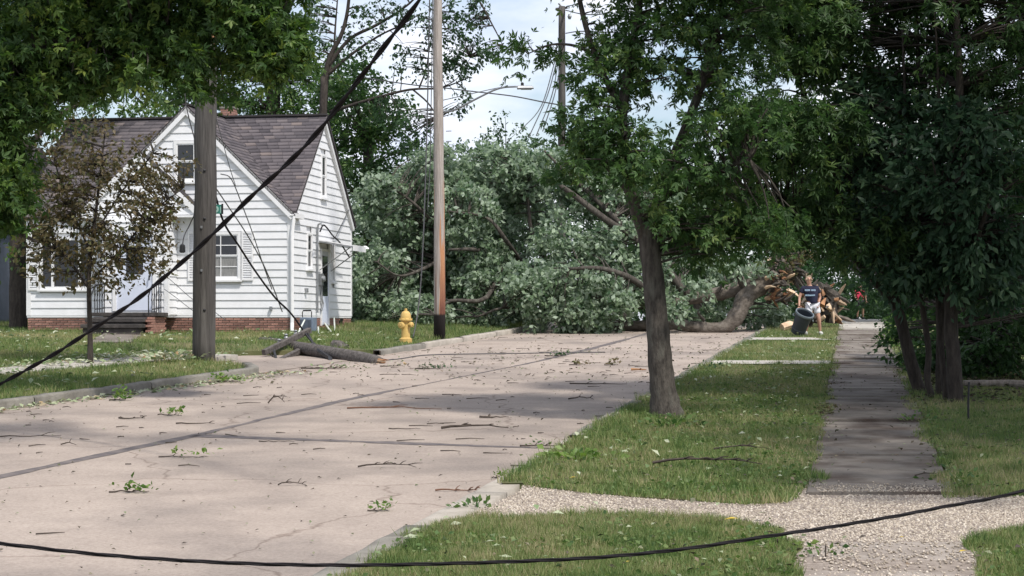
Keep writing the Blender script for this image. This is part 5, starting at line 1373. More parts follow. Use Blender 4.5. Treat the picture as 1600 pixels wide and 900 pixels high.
# brown wilted leaves hanging on the torn end, and the wood pile beside it
Cb = clumps([bl(1225, 420, 57.0, .40, .3, .55), bl(1240, 395, 57.4, .45, .4, .4)], 60, r, .1)
foliage('wilted_leaves', Cb, P(1225, 420, 58), M['leaf_brown'], ft, 14, .20, .12, r, .4, tmean=.6)
wp = thing('splintered_wood_pile', 'heap of pale splintered wood and broken limbs behind the person with the bin', 'wood pile', P(1290, 505, 58.5))
for i in range(95):
    a = P(1288 + rr.uniform(-30, 24), 482 + rr.uniform(-34, 20), 58.6 + rr.uniform(-.5, .5))
    d = Vector((rr.uniform(-1, 1), rr.uniform(-.5, .5), rr.uniform(-.8, .8))).normalized() * rr.uniform(.15, .55)
    MB().tube([a, a + d * .5, a + d], [rr.uniform(.03, .11), rr.uniform(.03, .09), .02], 5, wob=.35, rng=rr).build('broken_piece', rr.choice((M['splinter_pale'], M['splinter'], M['bark_pale'], M['bark'], M['bark'])), wp)
MB().tube([P(1268, 470, 58.8), P(1282, 450, 58.8), P(1302, 462, 58.9), P(1298, 505, 58.9)], [.15, .24, .22, .14], 9, wob=.3, rng=rr).build('stump', M['bark'], wp)
lgp = tag(MB().tube([P(1222, 512, 56.2), P(1234, 508, 56.3), P(1246, 510, 56.4)], [.11, .12, .10], 8, wob=.15, rng=rr).build('log_piece', M['splinter_pale']), 'short pale cut log lying on grass left of the bin', 'log')

# ------------------------------------------------------------------ poles and lamp
def pole(label, name, x, ybase, Y, ytop, r0, r1, m, name2='pole', lean=0.0):
    b = P(x, ybase, Y)
    t = thing(name, label, 'utility pole', b)
    top = P(x + lean, ytop, Y)
    n = 14
    pts = [Vector(b).lerp(top, i / (n - 1)) + Vector((rng.normal(0, .006), rng.normal(0, .006), 0)) for i in range(n)]
    pts[0].z -= .3
    MB().tube(pts, [r0 + (r1 - r0) * i / (n - 1) for i in range(n)], 16, wob=.015, rng=random.Random(2)).build('shaft', m, t, smooth=True)
    return t, b, top
t1, b1, top1 = pole('thick grey utility pole standing behind the left kerb before the house, its top broken off', 'utility_pole', 318, 574, 40.2, 60, .245, .225, M['pole'], lean=5)
for i in range(9):
    a = top1 + Vector((rr.uniform(-.15, .15), rr.uniform(-.15, .1), -.15))
    MB().tube([a, a + Vector((rr.uniform(-.05, .05), 0, rr.uniform(.2, .6)))], [.06, .01], 5).build('splinter', M['splinter'], t1)
bands = MB()
for z in (2.0, 2.9): bands.box(b1.x - .02, b1.x + .02, b1.y - .26, b1.y - .24, b1.z + z, b1.z + z + .05)
bands.build('pole_tag', M['grey_metal'], t1)
for z in (1.2, 3.1, 4.1): MB().lathe([(.03, 0), (.03, .02), (.012, .03)], 8, Matrix.Translation((b1.x + .06, b1.y - .23, b1.z + z)) @ Matrix.Rotation(math.radians(90), 4, 'X')).build('bolt', M['iron'], t1)
sg = thing('street_sign', 'small green sign plate sticking out behind the thick grey pole', 'sign', P(342, 327, 40.25))
MB().box(-.30, .075, -.012, .012, -.095, .095).build('plate', M['sign'], sg, local=True)
MB().box(.055, .09, -.02, .02, -.10, .115).build('edge_bracket', M['iron'], sg, local=True)
gl_ = MB(); n = 18
for k in range(n):
    a0, a1 = 2 * math.pi * k / n, 2 * math.pi * (k + 1) / n
    q = [(-.055 + .055 * math.cos(a0), .07 * math.sin(a0)), (-.055 + .055 * math.cos(a1), .07 * math.sin(a1)), (-.055 + .018 * math.cos(a1), .02 * math.sin(a1)), (-.055 + .018 * math.cos(a0), .02 * math.sin(a0))]
    gl_.add([(x, -.016, z) for x, z in q] + [(x, -.0125, z) for x, z in q], ((0,1,2,3),(7,6,5,4),(0,4,5,1),(2,6,7,3)))
gl_.box(.028, .046, -.016, -.0125, -.075, .06)
gl_.build('glyph', M['sign_pale'], sg, local=True)

# bare pole with the street lamp: stripped reddish wood below, silvery above, black butt
Ym = 50.0
pm = mat('stripped_pole', (0.44, 0.395, 0.36), (0.27, 0.235, 0.21), 5, 0.9, 0.7, 14, stretch=(6, 6, 0.25))
tt = pm.node_tree; bs = tt.nodes["Principled BSDF"]; src = bs.inputs["Base Color"].links[0].from_socket
tc = tt.nodes.new("ShaderNodeTexCoord"); sx = tt.nodes.new("ShaderNodeSeparateXYZ"); tt.links.new(tc.outputs["Object"], sx.inputs[0])
nz = tt.nodes.new("ShaderNodeTexNoise"); nz.inputs["Scale"].default_value = 1.4; nz.inputs["Detail"].default_value = 6
mpn = tt.nodes.new("ShaderNodeMapping"); mpn.inputs["Scale"].default_value = (6, 6, .28); tt.links.new(tc.outputs["Object"], mpn.inputs[0]); tt.links.new(mpn.outputs[0], nz.inputs["Vector"])
ad = tt.nodes.new("ShaderNodeMath"); ad.operation = 'MULTIPLY_ADD'; tt.links.new(nz.outputs["Fac"], ad.inputs[0]); ad.inputs[1].default_value = 3.0; tt.links.new(sx.outputs["Z"], ad.inputs[2])
def band(lo, hi, invert):
    mr = tt.nodes.new("ShaderNodeMapRange"); mr.inputs["From Min"].default_value = lo; mr.inputs["From Max"].default_value = hi
    mr.inputs["To Min"].default_value = 1 if invert else 0; mr.inputs["To Max"].default_value = 0 if invert else 1
    tt.links.new(ad.outputs[0], mr.inputs["Value"]); return mr.outputs["Result"]
def over(col, fac):
    global src
    mx = tt.nodes.new("ShaderNodeMix"); mx.data_type = 'RGBA'; tt.links.new(fac, mx.inputs["Factor"]); tt.links.new(src, mx.inputs["A"]); mx.inputs["B"].default_value = (*col, 1); src = mx.outputs["Result"]
nz4 = tt.nodes.new("ShaderNodeTexNoise"); nz4.inputs["Scale"].default_value = 1.0; nz4.inputs["Detail"].default_value = 3; tt.links.new(mpn.outputs[0], nz4.inputs["Vector"])
rp4 = tt.nodes.new("ShaderNodeValToRGB"); rp4.color_ramp.elements[0].position = .51; rp4.color_ramp.elements[1].position = .56; tt.links.new(nz4.outputs["Fac"], rp4.inputs["Fac"])
ml = tt.nodes.new("ShaderNodeMath"); ml.operation = 'MULTIPLY'; tt.links.new(rp4.outputs["Color"], ml.inputs[0]); tt.links.new(band(5.0, 5.5, True), ml.inputs[1])
over((0.46, 0.23, 0.12), ml.outputs[0])
nz5 = tt.nodes.new('ShaderNodeTexNoise'); nz5.inputs['Scale'].default_value = 1.3; nz5.inputs['Detail'].default_value = 6; tt.links.new(mpn.outputs[0], nz5.inputs['Vector'])
rp5 = tt.nodes.new('ShaderNodeValToRGB'); rp5.color_ramp.elements[0].position = .47; rp5.color_ramp.elements[1].position = .54; tt.links.new(nz5.outputs['Fac'], rp5.inputs['Fac'])
ml2 = tt.nodes.new('ShaderNodeMath'); ml2.operation = 'MULTIPLY'; tt.links.new(rp5.outputs['Color'], ml2.inputs[0]); tt.links.new(band(2.4, 3.8, True), ml2.inputs[1])
over((0.17, 0.07, 0.05), ml2.outputs[0])
mr = tt.nodes.new("ShaderNodeMapRange"); mr.inputs["From Min"].default_value = .50; mr.inputs["From Max"].default_value = .56; mr.inputs["To Min"].default_value = 1; mr.inputs["To Max"].default_value = 0
tt.links.new(sx.outputs["Z"], mr.inputs["Value"]); over((0.022, 0.018, 0.018), mr.outputs["Result"])
tt.links.new(src, bs.inputs["Base Color"])
t2, b2, top2 = pole('tall bare pole with silvery wood, reddish stripped lower half and street lamp arm', 'utility_pole', 687, 523, Ym, -160, .155, .105, pm, lean=-4)
lampm = smooth_path([px4(690, 176, Ym, .028), px4(712, 171, Ym - .1, .027), px4(745, 154, Ym - .3, .026), px4(780, 138, Ym - .5, .025), px4(812, 135, Ym - .7, .024)])
la = thing('street_lamp', 'grey street lamp head on a curved arm bolted to the bare pole', 'street lamp', px4(690, 176, Ym, 0)[:3])
limb_tubes('arm', [lampm], M['grey_metal'], la, 8, 0)
limb_tubes('brace', [smooth_path([px4(690, 157, Ym, .012), px4(730, 148, Ym - .2, .012), px4(765, 140, Ym - .4, .012), px4(790, 135, Ym - .55, .012)])], M['grey_metal'], la, 6, 0)
hp = P(821, 136, Ym - .8)
hd = MB().add([hp + Vector(v) for v in ((-.22, -.13, -.05), (.22, -.11, -.04), (.22, .11, -.04), (-.22, .13, -.05), (-.2, -.09, .03), (.18, -.07, .03), (.18, .07, .03), (-.2, .09, .03))], ((3,2,1,0),(4,5,6,7),(0,1,5,4),(1,2,6,5),(2,3,7,6),(3,0,4,7))).build('lamp_head', M['grey_metal'], la, bevel=.015)
MB().lathe([(.04, 0), (.04, .07), (.02, .09)], 10, Matrix.Translation(hp + Vector((-.08, 0, .03)))).build('photocell', M['iron'], la)
MB().box(hp.x - .12, hp.x + .16, hp.y - .08, hp.y + .08, hp.z - .065, hp.z - .052).build('lens', M['lamp_glass'], la)
for zz, l in ((128, .0), (205, .0), (221, .0)):
    q = P(697, zz, Ym); MB().tube([q, q + Vector((.14, -.05, 0))], .012, 5).build('step_bolt', M['grey_metal'], t2)

# far pole with its top wires
Yp = 80.0
t3, b3, top3 = pole('distant dark pole with small crossarm rising beside the right hand tree', 'utility_pole', 878, 500, Yp, 10, .19, .14, M['pole'], lean=0)
MB().beam(P(868, 14, Yp), P(887, 12, Yp), .08, .08).build('crossarm', M['pole'], t3)
MB().tube([P(873, 5, Yp), P(878, 11, Yp)], .05, 6).build('insulator', M['grey_metal'], t3)
MB().tube([P(890, 22, Yp - .2), P(890, 26, Yp - .2), P(890, 30, Yp - .2)], [.05, .09, .05], 8).build('insulator', M['grey_metal'], t3)

# ------------------------------------------------------------------ cables and wires
def wire(name, label, pts, rad, cat='wire', m='wire', n=5, k=6, group=None):
    p, r_ = smooth_path([px4(x, y, Y, rad) for x, y, Y in pts], k)
    return tag(MB().tube(p, [rad] * len(p), n).build(name, M[m], None, smooth=True), label, cat, group)
def twisted(name, label, pts, rad, strands, pitch, cat='cable', k=60):
    p, _ = smooth_path([px4(x, y, Y, rad) for x, y, Y in pts], k)
    p = [Vector(q) for q in p]
    t = thing(name, label, cat, p[0])
    for s in range(strands):
        path = []; acc = 0
        for i, q in enumerate(p):
            if i: acc += (q - p[i - 1]).length
            d = (p[min(i + 1, len(p) - 1)] - p[max(i - 1, 0)]).normalized()
            u = d.cross(Vector((0, 0, 1))).normalized(); w_ = d.cross(u)
            a = acc / pitch * 2 * math.pi + s * 2 * math.pi / strands
            path.append(q + (u * math.cos(a) + w_ * math.sin(a)) * rad * .62)
        MB().tube(path, rad * (.62 if s else .7), 6).build('strand', M['cable'], t, smooth=True)
    return t
twisted('fallen_cable', 'long black twisted cable sagging low across the bottom of the view', [(-260, 812, 9.2), (0, 849, 9.0), (200, 870, 9.0), (400, 881, 9.0), (560, 883, 9.0), (720, 880, 9.1), (900, 873, 9.2), (1050, 860, 9.4), (1200, 838, 9.6), (1350, 815, 9.9), (1480, 791, 10.2), (1600, 767, 10.5), (1900, 690, 11.2)], .008, 3, .6)
twisted('sagging_cable', 'thick black cable slanting up from the left lawn across the house to the top', [(-200, 690, 28), (-90, 648, 27), (0, 600, 26), (80, 556, 25), (150, 511, 24.2), (220, 463, 23.4), (300, 396, 22.4), (330, 368, 22), (400, 300, 21.2), (460, 245, 20.5), (510, 190, 19.9), (560, 125, 19.3), (610, 60, 18.7), (655, 0, 18.2), (760, -150, 17.2)], .0225, 2, 1.1)
wl = thing('service_wire', 'fine wire with a small dark weight dangling left of the grey pole', 'wire', P(306, 290, 43))
limb_tubes('line', [smooth_path([px4(318, 270, 41, .014), px4(309, 320, 42.5, .014), px4(297, 350, 43, .014), px4(288, 368, 43, .014), px4(285, 384, 43, .014)])], M['wire'], wl, 5, 0)
MB().lathe([(.02, .10), (.06, .07), (.07, -.08), (.04, -.1)], 8, Matrix.Translation(P(285, 388, 43))).build('weight', M['iron'], wl)
wire('service_wire', 'heavy black wire drooping from the grey pole past the window to the fallen crossarm', [(335, 300, 40.6), (350, 348, 42), (372, 382, 43.3), (400, 425, 44.4), (430, 465, 45), (455, 490, 45.3), (482, 528, 45.5)], .024, m='cable')
wire('service_wire', 'thin wire from behind the grey pole to the brick base, left of its pair', [(336, 292, 41), (355, 320, 43), (385, 365, 45.5), (410, 410, 47.5), (428, 452, 48.5), (441, 487, 49.2)], .015)
wire('service_wire', 'thin curved wire hanging down over the front gable boards, right of its pair', [(345, 272, 44), (358, 276, 44.5), (367, 291, 45), (382, 330, 46), (395, 365, 47), (410, 410, 48), (425, 452, 48.5)], .013)
wire('service_wire', 'faint wire dropping over the front gable roof edge', [(331, 160, 41), (339, 190, 43), (348, 222, 46), (359, 262, 47.5), (368, 290, 48)], .010)
wire('service_wire', 'wire lying over the front gable from its peak past the upper window', [(288, 140, 46), (292, 170, 49), (298, 195, 49.6), (305, 222, 49.7), (310, 250, 49.6)], .015)
wire('service_wire', 'thin wire hanging from the front steps toward the grey pole', [(258, 430, 47.5), (275, 445, 46.5), (304, 470, 44), (325, 480, 42.5), (352, 500, 41.5)], .008)
wire('service_wire', 'lower thin wire running from the iron railing toward the grey pole', [(257, 452, 47.5), (275, 465, 46.5), (304, 487, 44), (330, 500, 42.5)], .008)
wire('service_drop', 'dark loop of cable hanging from the service mast to the awning on the side wall', [(500, 362, 51.4), (505, 352, 51.6), (511, 356, 52), (520, 368, 52.6), (532, 380, 53.3), (546, 402, 54.6)], .022, 'cable', 'cable')
wire('service_drop', 'thin cable rising from the loop to the far corner of the side gable', [(524, 371, 53), (532, 355, 54), (545, 328, 55.2)], .014, 'cable')
wire('hanging_wire', 'pale wire hanging beside the bare pole down to the grass by the hydrant', [(672, -40, 49.6), (670, 60, 49.6), (668, 160, 49.5), (665, 270, 49.3), (661, 380, 49), (656, 460, 48.8), (650, 505, 48.5), (645, 528, 48.3)], .018)
wire('hanging_wire', 'second dark wire hanging just left of the bare pole', [(676, -40, 49.7), (675, 80, 49.7), (673, 200, 49.7), (672, 260, 49.7), (668, 330, 49.5)], .012)
wire('span_wire', 'wire running from the bare pole through the leaves to the right tree', [(560, 120, 52), (640, 132, 51), (690, 137, 50.2), (740, 143, 49), (800, 150, 47), (852, 160, 45), (900, 168, 43)], .016)
for i, (x0, y0, x1, y1, x2, y2, lab) in enumerate(((868, 92, 846, 165, 812, 205, 'leftmost slack wire falling away from the far pole'), (870, 95, 855, 150, 826, 215, 'second slack wire from the left below the far pole'), (872, 98, 862, 150, 838, 212, 'third slack wire from the left below the far pole'), (874, 110, 866, 150, 848, 205, 'rightmost slack wire beside the far pole shaft'))):
    wire('slack_wire', lab, [(x0, y0, Yp - .3), (x1, y1, 76), (x2, y2, 73)], .022, n=4, group='slack wires of the far pole')
wire('span_wire', 'topmost wire from the far pole tip climbing to the right', [(885, 10, Yp), (900, 6, 74), (925, -8, 68)], .022, n=4)
wire('span_wire', 'upper sagging wire from the far pole into the right tree', [(884, 16, Yp), (910, 22, 74), (940, 22, 68), (960, 14, 64)], .022, n=4)
wire('span_wire', 'lower wire from the far pole into the right tree', [(884, 52, Yp), (905, 49, 74), (940, 50, 68), (975, 52, 64)], .022, n=4)
p0 = G(595, 562); pts = [(G(x, y).x, G(x, y).y, gf(G(x, y).y) + .012, .012) for x, y in ((560, 566), (620, 562), (660, 556), (720, 554), (800, 553), (870, 552), (945, 551))]
tag(limb_tubes('road_wire', [smooth_path(pts)], M['wire'], None, 5, 0), 'long thin wire lying across the road from the broken pole end', 'wire')

# ------------------------------------------------------------------ the snapped pole lying in the street opening
fp = thing('fallen_pole', 'snapped grey utility pole lying in the street with broken orange end', 'utility pole', G(520, 562))
rr = random.Random(31)
body = [px4(408, 533, 46.6, .10), px4(430, 536, 45.9, .115), px4(456, 541, 44.9, .135), px4(500, 549, 43.6, .15), px4(545, 557, 42.5, .155), px4(580, 564, 41.7, .155), px4(592, 567, 41.3, .13)]
p_, r_ = smooth_path(body)
mbl = MB().tube(p_, r_, 14, wob=.03, rng=rr); mbl.build('shaft', M['log'], fp, smooth=True)
e0 = P(588, 566, 41.45)
for i in range(12):
    a = e0 + Vector((rr.uniform(-.05, .0), rr.uniform(-.12, .12), rr.uniform(-.10, .08)))
    MB().tube([a, a + Vector((rr.uniform(.12, .3), -.15, rr.uniform(-.06, .02)))], [.05, .008], 5).build('splinter', M['splinter'] if i % 3 else M['splinter_pale'], fp)
MB().beam(P(412, 551, 43.7), P(484, 516, 45.5), .11, .13).build('crossarm', M['log'], fp, bevel=.01)
MB().beam(P(424, 571, 42.6), P(472, 546, 44.4), .11, .12).build('crossarm', M['log'], fp, bevel=.01)
MB().beam(P(428, 548, 43.8), P(433, 566, 42.9), .05, .05).build('brace', M['iron'], fp)
MB().beam(P(418, 549, 44), P(430, 560, 43.4), .02, .02).build('brace', M['iron'], fp)
MB().beam(P(476, 520, 45.3), P(492, 540, 44.2), .035, .035).build('brace', M['iron'], fp)
MB().beam(P(480, 519, 45.4), P(490, 537, 44.6), .03, .03).build('brace', M['iron'], fp)
MB().tube([P(488, 537, 44.2), P(500, 549, 43.3), P(515, 560, 42.6), P(517, 570, 42.2)], .05, 7, wob=.3, rng=rr).build('bracket', M['iron'], fp)
for x, y, Y in ((447, 530, 44.9), (462, 524, 45.2), (436, 538, 44.4)): MB().lathe([(.03, 0), (.055, .03), (.03, .07), (.05, .10), (.02, .13)], 9, Matrix.Translation(P(x, y, Y))).build('insulator', M['grey_metal'], fp)
MB().tube([P(420, 527, 46.2), P(424, 533, 46.2)], .05, 6).build('insulator', M['iron'], fp)
tag(MB().tube([P(520, 541, 45.2), P(530, 543, 45.1), P(540, 547, 45.0)], [.15, .17, .13], 9, wob=.15, rng=rr).build('wood_chunk', M['log']), 'short grey chunk of wood on the grass behind the fallen pole', 'log')
# hydrant
hy = thing('fire_hydrant', 'yellow fire hydrant on the grass near the kerb left of the bare pole', 'fire hydrant', P(634, 531, 48))
hm = M['hydrant']
MB().lathe([(.16, -.15), (.16, .03), (.13, .04), (.11, .06), (.105, .44), (.125, .45), (.125, .48), (.165, .485), (.165, .515), (.135, .53), (.13, .60), (.115, .66), (.08, .705), (.04, .725)], 20).build('barrel', hm, hy, local=True, smooth=False)
MB().lathe([(.035, .72), (.035, .78), (.02, .785)], 5).build('operating_nut', hm, hy, local=True)
for a, r0, z in ((0, .075, .36), (90, .06, .38), (-90, .06, .38)):
    Mt = Matrix.Rotation(math.radians(a - 35), 4, 'Z') @ Matrix.Translation((0, -.10, z)) @ Matrix.Rotation(math.radians(90), 4, 'X')
    MB().lathe([(r0 * .8, 0), (r0 * .8, .05), (r0 * 1.15, .055), (r0 * 1.15, .10), (r0 * .9, .115), (.02, .12), (.02, .14)], 14, Mt).build('nozzle_cap', hm, hy, local=True)
for k in range(8):
    a = k * math.pi / 4
    MB().lathe([(.014, .515), (.014, .535)], 6, Matrix.Translation((.15 * math.cos(a), .15 * math.sin(a), 0))).build('bolt', hm, hy, local=True)
# hose, stakes, things in the yard
wire('garden_hose', 'pale hose looping down in the grass behind the fallen pole', [(497, 511, 52), (498, 521, 49.5), (501, 528, 48.6), (498, 538, 47.6), (501, 545, 46.9), (510, 534, 47.6)], .026, 'hose', 'hose', 7)
wire('garden_hose', 'white downpipe hose under the side door of the house', [(507, 505, 52.6), (513, 513, 51.5), (517, 519, 50.8), (513, 520, 50.6)], .028, 'hose', 'hose', 7)
wire('white_stake', 'thin white stake standing at the side wall beside the basement window', [(522, 496, 53.5), (523, 515, 52.0), (524, 533, 49.2)], .022, 'stake', 'hose', 6)
wire('white_stake', 'white stake leaning against the blue grey unit', [(476, 500, 48.6), (470, 512, 48), (464, 525, 47.6)], .022, 'stake', 'hose', 6)
# grey log and a stake in the dark on the right
b1_ = G(1505, 606, OFFR); b2_ = G(1660, 612, OFFR)
tag(MB().tube([b1_ + Vector((0, 0, .08)), (b1_ + b2_) / 2 + Vector((0, .2, .10)), b2_ + Vector((0, 0, .09))], [.05, .065, .06], 8, wob=.12, rng=rr).build('fallen_log', M['oldpole']), 'grey fallen log lying in the dark right of the tree clump', 'log')
b = G(1513, 655, OFFR)
tag(MB().tube([b - Vector((0, 0, .1)), b + Vector((.0, 0, .25)), b + Vector((.01, 0, .52))], .016, 6).build('garden_stake', M['iron']), 'thin dark stake standing in the right lawn before the grey log', 'stake')
# wire fence far right with sunny grass beyond
fn = thing('chain_fence', 'dark wire mesh fence at the right edge with bright grass beyond', 'fence', (13.0, 50, gf(50) + OFFR))
MB().tube([(12.4, 50, gf(50)), (12.4, 50, gf(50) + 1.35)], .035, 7).build('post', M['iron'], fn)
MB().tube([(16.0, 50, gf(50)), (16.0, 50, gf(50) + 1.35)], .035, 7).build('post', M['iron'], fn)
MB().tube([(12.4, 50, gf(50) + 1.3), (16, 50, gf(50) + 1.3)], .025, 7).build('top_rail', M['iron'], fn)
ms = MB()
for i in range(26):
    for s in (-1, 1):
        x0 = 12.4 + i * .144; x1 = x0 + s * 1.2
        a = Vector((x0, 50, gf(50) + .1)); bq = Vector((x1, 50, gf(50) + 1.3))
        if 12.35 < x1 < 16.05: ms.tube([a, bq], .008, 4)
stuff(ms.build('mesh', M['iron'], fn))

# ------------------------------------------------------------------ people
def skin_body(name, verts, edges, m, parent, sub=2, root=0):
    me = bpy.data.meshes.new(name)
    me.from_pydata([v[:3] for v in verts], edges, [])
    o = bpy.data.objects.new(name, me); COL.objects.link(o); o.parent = parent
    bm = bmesh.new(); bm.from_mesh(me)
    ly = bm.verts.layers.skin.verify()
    bm.verts.ensure_lookup_table()
    for i, v in enumerate(verts):
        s = bm.verts[i][ly]; r_ = v[3]; s.radius = (r_, r_ * (v[4] if len(v) > 4 else 1)); s.use_root = (i == root)
    bm.to_mesh(me); bm.free()
    o.modifiers.new("skin", 'SKIN').use_smooth_shade = True
    sm = o.modifiers.new("sub", 'SUBSURF'); sm.levels = sub; sm.render_levels = sub
    me.materials.append(m)
    return o

def person(label, base, rot, pose, mats, sc=1.0, text=False):
    t = thing('person', label, 'person', base, rot)
    J = {k: Vector(v) * sc for k, v in pose.items()}
    V = []; E = []
    def add(p, r_, par=None, asp=1.0):
        V.append((p.x, p.y, p.z, r_ * sc, asp)); i = len(V) - 1
        if par is not None: E.append((par, i))
        return i
    pel = add(J['pelvis'], .13, None, .8)
    sp = add((J['pelvis'] + J['chest']) / 2, .125, pel, .75)
    ch = add(J['chest'], .14, sp, .75)
    nk = add(J['neck'], .055, ch)
    h0 = add(J['head'] - Vector((0, 0, .07)) * sc, .07, nk)
    h1 = add(J['head'] + Vector((0, .005, .02)) * sc, .088, h0, 1.0)
    h2 = add(J['head'] + Vector((0, .01, .075)) * sc, .075, h1)
    for s in ('L', 'R'):
        sh = add(J['sh' + s], .062, ch); el = add(J['el' + s], .043, sh); wr = add(J['wr' + s], .029, el)
        d = (J['wr' + s] - J['el' + s]).normalized(); pm = add(J['wr' + s] + d * .06 * sc, .034, wr, .5)
        hp_ = add(J['hip' + s], .095, pel); kn = add(J['kn' + s], .062, hp_); cf = add(J['kn' + s].lerp(J['an' + s], .35), .058, kn); an = add(J['an' + s], .036, cf)
    skin_body('body', V, E, mats['skin'], t)
    # fingers and thumbs
    for s in ('L', 'R'):
        d = (J['wr' + s] - J['el' + s]).normalized(); side = d.cross(Vector((0, 1, 0))).normalized(); fw = side.cross(d).normalized()
        root = J['wr' + s] + d * .07 * sc
        mb = MB()
        for k, l in enumerate((.060, .075, .080, .072)):
            q = root + side * (k - 1.5) * .019 * sc
            mb.tube([q, q + d * l * .55 * sc, q + d * l * .9 * sc - fw * .025 * sc * (1 if s == 'R' else .6), q + d * l * .8 * sc - fw * .05 * sc], [.0095 * sc, .009 * sc, .008 * sc, .006 * sc], 6)
        q = J['wr' + s] + d * .03 * sc + side * .032 * sc
        mb.tube([q, q + (d * .5 + side * .5 - fw * .3) * .045 * sc, q + (d + side * .25 - fw * .6) * .07 * sc], [.011 * sc, .010 * sc, .007 * sc], 6)
        mb.build('fingers', mats['skin'], t, smooth=True, local=True)
    # face: nose, eyes, mouth, ears
    hc_ = J['head']
    MB().tube([hc_ + Vector((0, -.082, .035)) * sc, hc_ + Vector((0, -.105, -.005)) * sc, hc_ + Vector((0, -.085, -.012)) * sc], [.008 * sc, .014 * sc, .008 * sc], 6).build('nose', mats['skin'], t, smooth=True, local=True)
    for sx_ in (-1, 1):
        MB().lathe([(.002, -.008), (.012, -.003), (.012, .003), (.002, .008)], 8, Matrix.Translation(hc_ + Vector((.033 * sx_, -.083, .03)) * sc) @ Matrix.Scale(sc, 4)).build('eye', M['iron'], t, local=True)
        MB().lathe([(.004, -.03), (.018, -.01), (.02, .012), (.006, .03)], 8, Matrix.Translation(hc_ + Vector((.090 * sx_, .01, .01)) * sc) @ Matrix.Scale(sc, 4)).build('ear', mats['skin'], t, smooth=True, local=True)
    MB().tube([hc_ + Vector((-.025, -.080, -.045)) * sc, hc_ + Vector((0, -.086, -.047)) * sc, hc_ + Vector((.025, -.080, -.045)) * sc], .005 * sc, 5).build('mouth', M['splinter'], t, local=True)
    # hair cap
    hv = [(hc_ + Vector((0, .035, .07)) * sc), (hc_ + Vector((0, .055, .01)) * sc), (hc_ + Vector((0, .05, -.06)) * sc)]
    skin_body('hair', [(*(hc_ + Vector((0, -.015, .085)) * sc), .075 * sc), (*hv[0], .092 * sc), (*hv[1], .094 * sc), (*hv[2], .07 * sc)], [(0, 1), (1, 2), (2, 3)], mats['hair'], t, 2, 1)
    # shirt with short sleeves, one garment
    V2 = []; E2 = []
    def add2(p, r_, par=None, asp=1.0):
        V2.append((p.x, p.y, p.z, r_ * sc, asp)); i = len(V2) - 1
        if par is not None: E2.append((par, i))
        return i
    a0 = add2(J['pelvis'] + Vector((0, 0, .03)) * sc, .175, None, .78)
    a1 = add2((J['pelvis'] + J['chest']) / 2, .172, a0, .76); a2 = add2(J['chest'], .175, a1, .74)
    a3 = add2(J['chest'].lerp(J['neck'], .62), .085, a2, .8)
    for s in ('L', 'R'):
        b0 = add2(J['sh' + s] + Vector((0, 0, -.005)) * sc, .085, a2); add2(J['sh' + s].lerp(J['el' + s], .62), .072, b0)
    skin_body('shirt', V2, E2, mats['shirt'], t, 2, 1)
    V3 = []; E3 = []
    V3.append((*(J['pelvis'] + Vector((0, 0, .02)) * sc), .158 * sc, .8))
    for s in ('L', 'R'):
        V3.append((*J['hip' + s], .120 * sc, 1)); E3.append((0, len(V3) - 1))
        V3.append((*J['hip' + s].lerp(J['kn' + s], mats.get('leg', .72)), .098 * sc, 1)); E3.append((len(V3) - 2, len(V3) - 1))
    skin_body('shorts', V3, E3, mats['shorts'], t, 2, 0)
    for s in ('L', 'R'):
        a = J['an' + s]; f = J['to' + s]
        skin_body('shoe', [(a.x, a.y + .03 * sc, a.z - .03 * sc, .05 * sc), (*(a.lerp(f, .5) + Vector((0, 0, -.01)) * sc), .052 * sc), (f.x, f.y, f.z, .042 * sc)], [(0, 1), (1, 2)], mats['shoe'], t, 2, 1)
    return t

b = P(1268, 523.5, 53.0)
pose1 = dict(pelvis=(.03, 0, .86), chest=(-.04, -.02, 1.20), neck=(-.07, -.035, 1.40), head=(-.08, -.06, 1.52),
             shL=(-.235, -.02, 1.30), elL=(-.335, -.03, 1.05), wrL=(-.36, -.13, .83), shR=(.15, 0, 1.30), elR=(.245, .05, 1.04), wrR=(.17, -.06, .86),
             hipL=(-.06, 0, .82), knL=(-.11, -.12, .46), anL=(-.15, .02, .09), toL=(-.17, -.13, .04), hipR=(.12, 0, .82), knR=(.19, -.06, .46), anR=(.24, .02, .09), toR=(.26, -.13, .04))
p1 = person('person in navy printed shirt and white shorts dragging a dark bin over the grass', b, 0.0, pose1, dict(skin=M['skin'], hair=M['hair'], shirt=M['shirt'], shorts=M['shorts'], shoe=M['shoe']))
